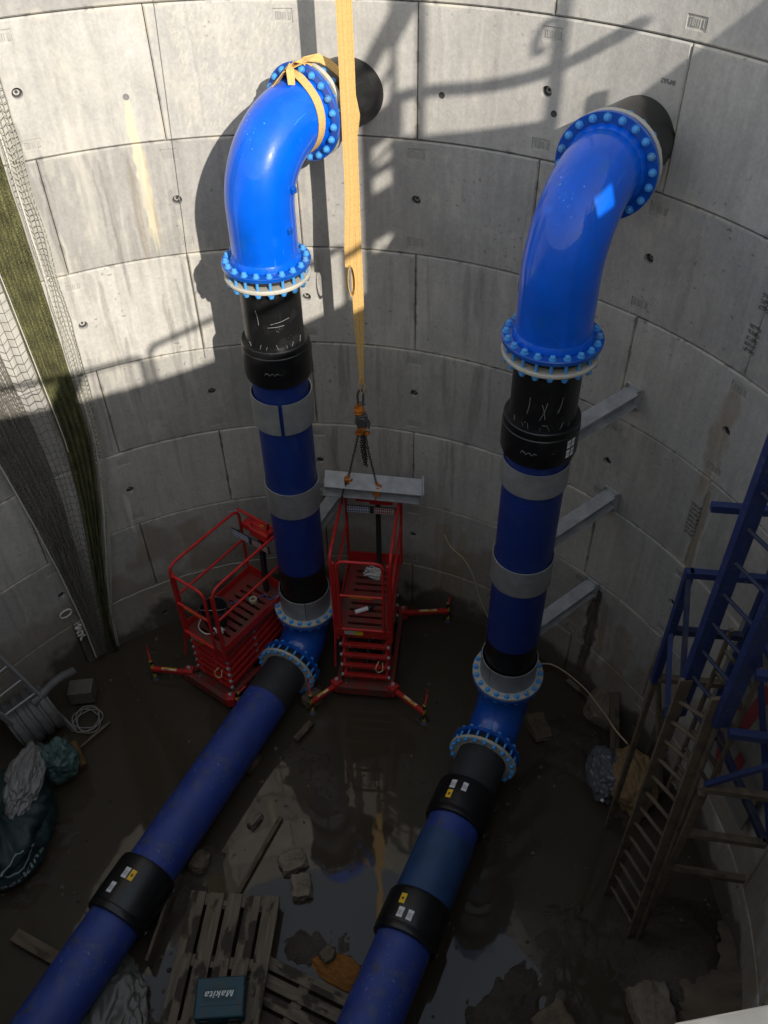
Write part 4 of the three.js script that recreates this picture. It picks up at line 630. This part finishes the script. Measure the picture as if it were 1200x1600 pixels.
// ---------- left corner: ladder, drum, box, wire coil, bags ----------
{
  const T = thing('ladder', 'thin aluminium ladder leaning on the wall at the left edge', 'ladder', V(-2.75, 0, -1.9));
  const f1 = V(-2.58, 0.02, -2.0), t1 = V(-3.28, 1.75, -2.14), f2 = V(-2.86, 0.02, -1.78), t2 = V(-3.52, 1.72, -1.75), al = std({ color: lin(0.3, 0.3, 0.3), roughness: 0.5, metalness: 0.4 });
  part('stile', bar(f1, t1, 0.03, 0.06), al, T); part('stile', bar(f2, t2, 0.03, 0.06), al, T);
  for (let i = 1; i < 8; i++) part('rung', rod(f1.clone().lerp(t1, i / 8), f2.clone().lerp(t2, i / 8), 0.014, 8), al, T);
}
{
  const c = V(-2.98, 0.3, -2.02), d = V(0.75, 0.12, -0.65).normalize(), T = thing('hose_drum', 'grey plastic drum of hose lying on its side by the ladder', 'drum', V(c.x, 0, c.z)), pl = std({ map: mottled([0.36, 0.355, 0.35], 0.3, 5, [0.7, 0.68, 0.64], 271), roughness: 0.6 });
  part('drum_core', lathe([[0, -0.24], [0.26, -0.24], [0.27, -0.2], [0.27, 0.2], [0.26, 0.24], [0, 0.24]], c, d, 32), pl, T);
  for (const k of [-0.17, -0.06, 0.06, 0.17]) part('hose_turn', lathe([[0.268, -0.045], [0.29, -0.03], [0.295, 0], [0.29, 0.03], [0.268, 0.045]], c.clone().addScaledVector(d, k), d, 32), pl, T);
  part('hose_end', tube([c.clone().add(V(0.1, 0.28, 0.05)), c.clone().add(V(0.3, 0.3, -0.25)), c.clone().add(V(0.42, 0.24, -0.4))], 0.05, 10), pl, T);
}
single('plastic_box', box(V(-2.56, 0.16, -2.42), 0.27, 0.2, 0.2, 0.1, 0.012), std({ map: mottled([0.36, 0.345, 0.32], 0.2, 5, [0.8, 0.8, 0.75], 281), roughness: 0.6 }), 'plain pale box standing at the foot of the wall below the net', 'box');
{ const pts = []; for (let i = 0; i < 60; i++) { const a = i * 0.42, r = 0.14 + 0.03 * Math.sin(i * 0.7); pts.push(V(-2.45 + r * Math.cos(a), 0.04 + 0.02 * rnd() + i * 0.001, -2.1 + r * Math.sin(a))); } single('wire_coil', tube(pts, 0.006, 5, 400), std({ color: lin(0.25, 0.24, 0.22), roughness: 0.6 }), 'loose coil of thin wire on the mud by the pale box', 'wire coil'); }
function crumple(c, s, sd, amp, fine, seg = 5, flat = 0) {
  const g = new THREE.IcosahedronGeometry(1, 5 + (seg > 5 ? seg - 5 : 0) * 4 + 18), p = g.attributes.position;
  for (let i = 0; i < p.count; i++) { const v = V(p.getX(i), p.getY(i), p.getZ(i)).normalize(); const rid = (x) => 1 - Math.abs(x) * 2; const k = 1 + amp * fbm(v.x * 1.4 + sd, v.y * 1.4, v.z * 1.4, 3) * 2 + fine * rid(fbm(v.x * 3 + sd, v.y * 3, v.z * 3 + 7, 3)); const q = v.multiplyScalar(k); p.setXYZ(i, c.x + q.x * s[0], Math.max(0.005, c.y + q.y * s[1]), c.z + q.z * s[2]); }
  const uv = g.attributes.uv; const m = mergeVertices(g, 1e-4); m.deleteAttribute('normal'); m.computeVertexNormals(); return m;
}
{
  const cv = document.createElement('canvas'); cv.width = 1024; cv.height = 512; const x = cv.getContext('2d'); x.fillStyle = '#142a2a'; x.fillRect(0, 0, 1024, 512);
  seed = 99; for (let i = 0; i < 500; i++) { x.fillStyle = rnd() < 0.5 ? 'rgba(60,85,80,0.12)' : 'rgba(10,24,24,0.14)'; x.beginPath(); x.ellipse(rnd() * 1024, rnd() * 512, rr(5, 50), rr(2, 14), rnd() * 3, 0, 7); x.fill(); }
  x.strokeStyle = '#8f9a96'; x.lineWidth = 9; x.beginPath(); x.arc(560, 215, 62, -0.5, 5.2); x.stroke(); x.fillStyle = '#8f9a98'; x.font = 'bold 46px sans-serif'; x.textAlign = 'center'; x.fillText('Perkins', 560, 338);
  const t = new THREE.CanvasTexture(cv); t.colorSpace = THREE.SRGBColorSpace; t.flipY = true;
  // lathe-like bag with uv: u round the bag, v from foot to top
  const nu = 96, nv = 48, pos = [], uvs = [], idx = [], c = V(-2.9, 0, -0.76), a0 = Math.PI * (0.547 * 2) - 0.75;
  for (let j = 0; j <= nv; j++) for (let i = 0; i <= nu; i++) {
    const u = i / nu, v = j / nv, a = u * Math.PI * 2 - a0, ca = Math.sin(a), sa = Math.cos(a);
    const prof = v < 0.55 ? 0.92 + 0.12 * Math.sin(v / 0.55 * Math.PI) : 1.0 * Math.pow(Math.max(0, 1 - Math.pow((v - 0.55) / 0.45, 2.2)), 0.6), yy = v < 0.55 ? v * 0.62 : 0.341 + 0.15 * Math.sin((v - 0.55) / 0.45 * Math.PI / 2);
    const f = fbm(ca * 1.6 + 5, sa * 1.6, v * 2.2, 3), fo = 1 - 2 * Math.abs(fbm(ca * 3.2, sa * 3.2 + 8, v * 2.5, 3)), k = prof * (1 + 0.16 * f + 0.11 * (fo - 0.6) * 1.5 * (v > 0.02 ? 1 : 0));
    pos.push(c.x + ca * k * 0.40, yy + 0.05 * f * v + 0.03 * (fo - 0.6), c.z + sa * k * 0.56); uvs.push(u, 0.1 + v * 0.85);
  }
  for (let j = 0; j < nv; j++) for (let i = 0; i < nu; i++) { const a = j * (nu + 1) + i, b = a + 1, d = a + nu + 1, e = d + 1; idx.push(a, b, d, b, e, d); }
  const g = new THREE.BufferGeometry(); g.setAttribute('position', new THREE.Float32BufferAttribute(pos, 3)); g.setAttribute('uv', new THREE.Float32BufferAttribute(uvs, 2)); g.setIndex(idx); g.computeVertexNormals();
  single('waste_bag', g, std({ map: t, roughness: 0.55, side: THREE.DoubleSide, bumpMap: rep(speckT, 4, 2), bumpScale: 0.004 }), 'bulging dark green sack with white lettering at the left edge', 'sack');
}
const plasticWhite = phys({ color: lin(0.2, 0.195, 0.185), roughness: 0.4, transmission: 0.15, thickness: 0 });
single('plastic_bag', crumple(V(-2.74, 0.5, -1.12), [0.15, 0.13, 0.3], 3.3, 0.3, 0.3), plasticWhite, 'crumpled white plastic bag lying on top of the green sack', 'plastic bag');
single('tarpaulin', crumple(V(-2.55, 0.3, -1.45), [0.17, 0.25, 0.16], 6.3, 0.22, 0.22), std({ map: mottled([0.26, 0.35, 0.34], 0.25, 5, [0.8, 0.8, 0.8], 291), roughness: 0.6 }), 'bunched grey-green tarpaulin behind the green sack', 'tarpaulin');
single('polythene_sheet', crumple(V(-1.62, 0.06, 0.95), [0.28, 0.1, 0.4], 7.7, 0.35, 0.35), phys({ color: lin(0.12, 0.115, 0.1), roughness: 0.3, transmission: 0.2, thickness: 0 }), 'dirty crumpled polythene beside the left pipe at lower left', 'plastic sheet');
// ---------- right corner: sacks, pole, hose ----------
single('sack', crumple(V(3.36, 0.25, -1.12), [0.2, 0.26, 0.3], 12.1, 0.22, 0.2), std({ map: mottled([0.52, 0.42, 0.29], 0.25, 6, [0.8, 0.78, 0.75], 301), roughness: 0.9 }), 'brown paper sack slumped at the tower foot', 'sack');
single('plastic_bag', crumple(V(3.12, 0.16, -1.26), [0.15, 0.2, 0.24], 14.1, 0.25, 0.3), phys({ color: lin(0.17, 0.17, 0.19), roughness: 0.25, transmission: 0.35, thickness: 0 }), 'clear plastic bag next to the brown paper sack', 'plastic bag');
single('plastic_pipe', rod(V(3.04, 0.1, -0.98), V(3.14, 0.16, -1.03), 0.018, 12), std({ color: lin(0.6, 0.6, 0.58), roughness: 0.5 }), 'short white pipe end under the brown sack', 'pipe');
{ const pts = [wallPt(23.5, 1.35, R - 0.012), wallPt(24.8, 1.18, R - 0.012), wallPt(27.2, 1.05, R - 0.012), wallPt(29, 0.85, R - 0.015), wallPt(31, 0.45, R - 0.02), wallPt(33.5, 0.2, R - 0.05), wallPt(38, 0.1, R - 0.12), V(2.55, 0.08, -2.75), V(2.8, 0.1, -2.7), V(3.05, 0.2, -2.35), V(3.15, 0.45, -1.85), V(3.12, 0.9, -1.3), V(3.08, 1.3, -0.9)]; single('rope', tube(pts, 0.008, 6, 120), std({ color: lin(0.5, 0.43, 0.26), roughness: 0.8 }), 'pale yellow rope trailing from the wall past the right pipe to the tower', 'rope'); }
{ const pts = []; for (let i = 0; i <= 30; i++) { const d = -42 + i * 1.27; pts.push(wallPt(d, 0.714 + 0.006 * Math.sin(i * 2.1), R - 0.01)); } single('pale_cord', tube(pts, 0.006, 5, 90), std({ color: lin(0.5, 0.49, 0.45), roughness: 0.8 }), 'thin pale cord along the lowest wall joint behind the left lift', 'cord'); }

// ---------- hanging net on the left ----------
{
  const T = thing('safety_net', 'bunched safety net with a green mesh strip hanging down the left wall', 'net', wallPt(-36, 0.05, R - 0.08));
  const edgeR = (y) => y > 3.3 ? mix(-30.6, -30.2, (7.7 - y) / 4.4) : mix(-30.2, -36.6, smooth(3.3, 0.05, y)), edgeL = (y) => mix(-49, -40.5, smooth(7.7, 0.4, y));
  const gl = (y) => mix(edgeR(y), edgeL(y), 0.31), pt = (deg, y, off) => wallPt(deg, y, R - off);
  const N = std({ color: lin(0.13, 0.12, 0.1), roughness: 0.9 }), NG = std({ map: tex(256, 256, (u, v) => { const a = tileN(u, v, 5, 311, 4), b = tileN(u, v, 56, 312, 2), k = 0.9 + 0.5 * a + 1.5 * b; return [0.40 * k, 0.40 * k, 0.25 * k]; }), roughness: 0.95, bumpMap: rep(speckT, 2, 2), bumpScale: 0.012, side: THREE.DoubleSide });
  const NP = std({ color: lin(0.33, 0.32, 0.26), roughness: 0.9 }), ropeM = std({ color: lin(0.55, 0.53, 0.48), roughness: 0.9 });
  // green folded strip
  { const nu = 26, nv = 150, pos = [], uv = [], idx = []; for (let j = 0; j <= nv; j++) for (let i = 0; i <= nu; i++) { const y = mix(7.6, 0.02, j / nv), u = i / nu, d = mix(edgeR(y) - 0.3, gl(y), u), off = 0.05 + 0.034 * Math.sin(u * 30 + 1.6 * fbm(u * 2, y * 0.8, 3, 2)) + 0.05 * fbm(u * 6, y * 2.8, 321, 4); const p = pt(d, y, off); pos.push(p.x, p.y, p.z); uv.push(u * 0.9, y * 1.4); if (i < nu && j < nv) { const a = j * (nu + 1) + i, b = a + nu + 1; idx.push(a, b, a + 1, a + 1, b, b + 1); } }
    const g = new THREE.BufferGeometry(); g.setAttribute('position', new THREE.Float32BufferAttribute(pos, 3)); g.setAttribute('uv', new THREE.Float32BufferAttribute(uv, 2)); g.setIndex(idx); g.computeVertexNormals(); part('mesh_strip', g, NG, T); }
  // knotted strands: a strand drawn as thin three-sided bars
  const strandGeo = (segs, r) => { const pos = [], nor = []; const a = V(0, 0, 0), b = V(0, 0, 0); for (const [p, q] of segs) { const d = q.clone().sub(p).normalize(), n = Math.abs(d.y) > 0.9 ? V(1, 0, 0) : UP, x = n.clone().cross(d).normalize(), z = d.clone().cross(x); const ring = (o) => [0, 1, 2].map((k) => o.clone().addScaledVector(x, r * Math.cos(k * 2.094)).addScaledVector(z, r * Math.sin(k * 2.094))); const A = ring(p), B = ring(q); for (let k = 0; k < 3; k++) { const l = (k + 1) % 3; for (const v of [A[k], A[l], B[k], B[k], A[l], B[l]]) pos.push(v.x, v.y, v.z); } } const g = new THREE.BufferGeometry(); g.setAttribute('position', new THREE.Float32BufferAttribute(pos, 3)); g.computeVertexNormals(); return g; };
  const hex = (u0, u1, cols, dy, offs, sag) => { const at = (c, r) => { const y = 7.65 - r * dy - (c % 2) * dy * 0.5 * 0; const u = mix(u0, u1, c / cols), d = mix(gl(y), edgeL(y), u); return pt(d + 0.45 * fbm(c * 0.37, r * 0.13, 9, 3), y - sag * (c % 2) + 0.03 * fbm(c * 0.6, r * 0.31, 15, 2) , offs + 0.02 * Math.sin(c * 1.3 + r * 0.11) + 0.03 * fbm(c * 0.5, r * 0.12, 5, 2)); }; const segs = [], rows = Math.floor(7.55 / dy); for (let c = 0; c <= cols; c++) for (let r = 0; r < rows; r++) { segs.push([at(c, r), at(c, r + 1)]); if (c < cols) segs.push([at(c, r), at(c + 1, r)]); } return segs; };
  const s1 = part('netting', strandGeo(hex(0.0, 0.34, 4, 0.085, 0.05, 0.035), 0.0034), N, T); s1.userData.kind = 'stuff';
  const s2 = part('netting', strandGeo(hex(0.34, 1.0, 38, 0.05, 0.06, 0.02), 0.0048), N, T); s2.userData.kind = 'stuff';
  const s3 = part('netting', strandGeo(hex(-0.62, -0.45, 5, 0.05, 0.075, 0.02), 0.004), NP, T); s3.userData.kind = 'stuff';
  const edge = (f, o, y0, y1, r = 0.009) => { const p = []; for (let i = 0; i <= 30; i++) { const y = mix(y0, y1, i / 30); p.push(pt(f(y) + 0.2 * fbm(y * 1.3, o, 3, 2), y, 0.05 + o * 0.01)); } return tube(p, r, 6, 120); };
  part('edge_rope', edge((y) => edgeR(y) + 0.3, 1, 7.7, 1.2), ropeM, T); part('edge_rope', edge((y) => edgeL(y) - 0.2, 2, 7.7, 0.1), ropeM, T); part('edge_rope', edge((y) => gl(y) + 0.2, 3, 7.7, 3.0, 0.005), ropeM, T);
  part('tie_cord', tube([pt(-30.3, 4.72, 0.06), pt(-29.4, 4.76, 0.03), pt(-28.4, 4.76, 0.02), pt(-27.9, 4.74, 0.01)], 0.007, 5, 20), ropeM, T);
  { const p = []; for (let i = 0; i <= 16; i++) { const a = i / 16 * 6.283; p.push(pt(-42.6 + 1.0 * Math.cos(a), 0.98 + 0.05 * Math.sin(a), 0.05)); } part('tie_cord', tube(p, 0.011, 6, 48), ropeM, T); const q = []; for (let i = 0; i < 12; i++) q.push(pt(-41.6 + 0.6 * Math.sin(i * 2.2), 0.75 - i * 0.022, 0.06 + 0.02 * (i % 2))); part('tie_cord', tube(q, 0.012, 5, 80), ropeM, T); }
}

// ---------- blue access tower and ladders on the right ----------
const blueSteel = std({ map: tex(256, 256, (u, v) => { const n = tileN(u, v, 5, 331, 4), m = tileN(u, v, 30, 332, 3), c = smooth(0.2, 0.32, m + 0.4 * n), k = 1 + 0.2 * n; return [mix(0.12 * k, 0.36, c * 0.6), mix(0.18 * k, 0.35, c * 0.6), mix(0.36 * k, 0.37, c * 0.6)]; }), roughness: 0.5 });
const blueWorn = std({ map: tex(256, 256, (u, v) => { const n = tileN(u, v, 5, 341, 5), c = smooth(-0.1, 0.22, n), k = 1 + 0.2 * n; return [mix(0.09 * k, 0.3, c * 0.8), mix(0.13 * k, 0.27, c * 0.8), mix(0.26 * k, 0.23, c * 0.8)]; }), roughness: 0.65 });
const ladA = V(2.97, 0, -0.06), ladB = V(3.1, 0, 0.26), P3 = V(3.07, 0, -0.76), P4 = V(3.13, 0, 0.31), P5 = V(3.62, 0, -0.68), P6 = V(3.72, 0, 0.42);
const up_ = (p, y) => V(p.x, y, p.z);
function channel(p, y0, y1, along, w = 0.15, f = 0.055, t = 0.009) { const n = V(along.z, 0, -along.x); const a = up_(p, y0), b = up_(p, y1), s = along.clone().multiplyScalar(w / 2 - t / 2), o = n.clone().multiplyScalar(f / 2); return [bar(a, b, w, t, n), bar(a.clone().add(s).add(o), b.clone().add(s).add(o), t, f, n), bar(a.clone().sub(s).add(o), b.clone().sub(s).add(o), t, f, n)]; }
{
  const T = thing('access_tower', 'blue steel access tower standing against the right wall', 'access tower', V(3.35, 0, -0.15));
  const out = V(1, 0, -0.12).normalize();
  part('stile', channel(ladA, 3.0, 7.55, out, 0.105), blueSteel, T); part('stile', channel(ladB, 3.35, 7.55, out, 0.105).map((g) => g), blueSteel, T);
  for (let y = 3.2; y < 7.5; y += 0.28) part('rung', rod(up_(ladA, y), up_(ladB, y), 0.014, 8), blueWorn, T);
  for (const [p, y0, y1] of [[P3, 2.45, 3.78], [P4, 0.02, 2.6], [P5, 2.3, 7.7], [P6, 2.6, 7.7]]) part('post', bar(up_(p, y0), up_(p, y1), 0.06, 0.06, V(1, 0, 0), 0.004), p === P4 ? mudPaint : blueSteel, T);
  part('post', bar(up_(P3, 0.02), up_(P3, 2.45).add(V(0, 0, 0)), 0.045, 0.045, V(1, 0, 0), 0.004), mudPaint, T);
  for (const [a, b, y, m] of [[P3, P5, 3.75, blueSteel], [P3, P5, 3.11, blueWorn], [P3, P5, 2.5, mudPaint], [P4, P6, 3.36, blueSteel], [P4, P6, 2.66, mudPaint], [P4, P6, 2.0, mudPaint], [P4, P6, 1.4, woodMud], [P4, P6, 4.0, blueSteel], [P5, P6, 3.3, blueSteel], [P5, P6, 2.0, blueWorn], [P4, P6, 4.7, blueSteel], [P3, P5, 4.4, blueSteel]]) part('ledger', bar(up_(a, y), up_(b, y), 0.055, 0.06, UP, 0.004), m, T);
  for (const [a, ya, b, yb, m] of [[P3, 3.72, ladA, 3.1, blueWorn], [P3, 3.1, ladA, 2.55, blueSteel], [P5, 3.4, P6, 2.1, blueSteel], [P5, 2.0, P6, 3.2, blueWorn], [P4, 2.7, P6, 3.3, blueSteel]]) part('brace', bar(up_(a, ya), up_(b, yb), 0.035, 0.04, UP, 0.003), m, T);
}
{
  const T = thing('ladder', 'muddy steel ladder at the tower foot standing in the water', 'ladder', V(3.03, 0, 0.13)), a0 = V(2.95, 0.0, -0.09), a1 = V(2.93, 3.45, -0.06), b0 = V(3.09, 0.0, 0.33), b1 = V(3.05, 3.6, 0.2);
  part('stile', bar(a0, a1, 0.03, 0.09, V(1, 0, 0), 0.003), mudPaint, T); part('stile', [bar(b0, b1, 0.03, 0.12, V(1, 0, 0), 0.003), bar(b0.clone().add(V(0.02, 0, 0.03)), b1.clone().add(V(0.02, 0, 0.03)), 0.05, 0.02, V(1, 0, 0), 0.003)], mudPaint, T);
  for (let i = 0; i < 13; i++) { const t = 0.05 + i * 0.073; part('rung', rod(a0.clone().lerp(a1, t), b0.clone().lerp(b1, t), 0.017, 8), mudPaint, T); }
}
{ const T = thing('ladder', 'second ladder with pale rungs hanging inside the blue tower', 'ladder', V(3.2, 1.9, 0.0)); const a0 = V(3.14, 1.9, -0.12), a1 = V(3.14, 3.9, -0.12), b0 = V(3.24, 1.9, 0.2), b1 = V(3.24, 3.9, 0.2); part('stile', rod(a0, a1, 0.018, 8), mudPaint, T); part('stile', rod(b0, b1, 0.018, 8), mudPaint, T); for (let i = 0; i < 8; i++) part('rung', rod(a0.clone().lerp(a1, 0.06 + i * 0.12), b0.clone().lerp(b1, 0.06 + i * 0.12), 0.016, 8), palletMats[0], T); }
single('pole', rod(V(3.68, 0.05, -1.1), V(3.12, 2.45, -0.86), 0.03, 12), std({ map: mottled([0.5, 0.46, 0.38], 0.25, 6, [0.8, 0.78, 0.75], 351), roughness: 0.8 }), 'pale pole leaning on the tower above the brown sack', 'pole');
{ // board with red paint behind the tower
  const T = thing('painted_board', 'grey board with red spray paint leaning behind the blue tower', 'board', V(3.78, 1.6, -0.35)), a = 80;
  const c = wallPt(82, 2.1, R - 0.1), n = c.clone().setY(0).normalize().negate(), s = V(n.z, 0, -n.x), g = box(V(0, 0, 0), 0.95, 1.7, 0.02, 0, 0.003); const q = new THREE.Matrix4().makeBasis(s, UP, n); g.applyMatrix4(q); g.translate(c.x, c.y, c.z); part('panel', g, std({ map: mottled([0.45, 0.44, 0.42], 0.18, 5, [0.85, 0.82, 0.78], 361), roughness: 0.8 }), T);
  const P = (x, y) => c.clone().addScaledVector(s, x).add(V(0, y, 0)).addScaledVector(n, 0.013), red = std({ color: lin(0.2, 0.03, 0.035), roughness: 0.7 });
  part('paint_mark', [ribbon([P(-0.25, 0.6), P(-0.3, 0.4), P(-0.22, 0.2), P(-0.05, 0.12)], n.clone().cross(UP), 0.1, 0.003), ribbon([P(0.1, 0.65), P(0.05, 0.3), P(0.0, -0.1)], s, 0.11, 0.003), ribbon([P(-0.2, -0.35), P(-0.1, -0.5), P(-0.05, -0.75)], s, 0.12, 0.003), ribbon([P(0.15, -0.2), P(0.12, -0.5)], s, 0.1, 0.003)], red, T);
}

// ---------- rim: kerb board, added shadow panels and guard rails that shade the wall ----------
const rimPt = (deg, y, r = R + 0.06) => wallPt(deg, y, r);
const curvedPanel = (d0, d1, yb, y0, y1, t = 0.03, r = R + 0.05) => { const n = 16, pos = [], idx = []; for (let i = 0; i <= n; i++) { const d = mix(d0, d1, i / n), yt = mix(y0, y1, i / n); for (const [rr_, y] of [[r, yb], [r, yt], [r + t, yt], [r + t, yb]]) { const p = wallPt(d, y, rr_); pos.push(p.x, p.y, p.z); } if (i) for (let k = 0; k < 4; k++) { const a = (i - 1) * 4 + k, b = (i - 1) * 4 + (k + 1) % 4, c = i * 4 + k, e = i * 4 + (k + 1) % 4; idx.push(a, b, c, b, e, c); } } const g = new THREE.BufferGeometry(); g.setAttribute('position', new THREE.Float32BufferAttribute(pos, 3)); g.setIndex(idx); const f = g.toNonIndexed(); f.computeVertexNormals(); return f; };
const scaffoldTube = std({ color: lin(0.33, 0.33, 0.34), roughness: 0.45, metalness: 0.6 });
single('toe_board', curvedPanel(72, 97, 7.715, 7.93, 7.93, 0.04), palletMats[1], 'timber toe board standing on the shaft rim by the tower head', 'toe board');
{
  const T = thing('shadow_guard', 'unseen guard on the rim, panels added and cut to shape the wall shadow, with sloping handrail', 'shadow panel', rimPt(106, 7.72));
  const topAt = (d) => mix(8.25, 8.93, (d - 96.3) / 16.5);
  for (const [a, b, y] of [[96.3, 107.7, 7.715], [107.75, 111.5, 8.0], [111.55, 112.8, 7.715]]) part('shadow_panel', curvedPanel(a, b, y, topAt(a), topAt(b)), woodMud, T);  // added panels out of view, outline and slot cut to shape the shadow
  part('shadow_panel', curvedPanel(107.75, 111.5, 7.715, 7.83, 7.86), woodMud, T);
  part('shadow_panel', curvedPanel(112.85, 114.8, 7.715, 8.95, 8.93), woodMud, T);
  for (const [a, b, y0, y1] of [[114.85, 118.5, 7.715, 8.08], [114.85, 118.5, 8.2, 8.62], [114.85, 118.5, 8.77, 8.83], [114.85, 118.5, 9.02, 9.28], [113.7, 114.8, 8.97, 9.24]]) part('shadow_panel', curvedPanel(a, b, y0, y1, y1), woodMud, T);  // added stack, openings let sun patches through to the wall
  part('shadow_panel', curvedPanel(117.3, 118.5, 8.08, 9.02, 9.02), woodMud, T);
  const tubeAt = (pts, r) => tube(pts, r, 8, 40);
  part('handrail', tubeAt([rimPt(89, 8.46), rimPt(92, 8.52), rimPt(94.5, 8.57), rimPt(98.6, 8.68), rimPt(104.4, 8.9), rimPt(111.1, 9.19), rimPt(114.6, 9.3)], 0.042), scaffoldTube, T);
  for (const [d, y, r] of [[96.5, 9.9, 0.032], [111.4, 10.0, 0.03], [114.5, 10.0, 0.022]]) part('post', rod(rimPt(d, 7.72), rimPt(d, y), r, 12), scaffoldTube, T);
  for (const [a, ya, b, yb, r] of [[112.6, 9.97, 117.8, 9.62, 0.06], [111.4, 9.9, 114.8, 9.66, 0.03], [114.5, 9.55, 118, 9.3, 0.02], [114.9, 8.95, 117.4, 8.84, 0.014]]) part('brace', rod(rimPt(a, ya), rimPt(b, yb), r, 8), scaffoldTube, T);
  part('rope_hook', tubeAt([rimPt(97, 8.95), rimPt(98.2, 9.0), rimPt(99, 8.93), rimPt(98.9, 8.84), rimPt(98.2, 8.83)], 0.02), scaffoldTube, T);
}
for (const [lab, a, b, y0, y1] of [['guard hoop on the rim nearest the viewer', 172, 149.8, 8.03, 8.03], ['guard hoop on the rim towards the shadow guard', 148.6, 121, 8.1, 8.32]]) { const pts = []; pts.push(rimPt(a, 7.72)); for (let i = 0; i <= 10; i++) pts.push(rimPt(mix(a, b, i / 10), mix(y0, y1, i / 10))); pts.push(rimPt(b, 7.72)); single('guard_hoop', rail(pts, 0.03, 0.1), scaffoldTube, lab, 'guard rail', 'guard hoops on the rim'); }
single('scaffold_board', (() => { const g = box(V(0, 0, 0), 0.24, 0.04, 1.1, 0, 0.012); g.rotateY(0.15); g.translate(1.285, 7.735, 3.835); return g; })(), std({ map: woodT(371, [0.72, 0.69, 0.63], [0.6, 0.55, 0.48], 0.4), roughness: 0.8 }), 'pale scaffold board laid over the rim at the lower right corner', 'scaffold board');

renderer.render(scene, camera);
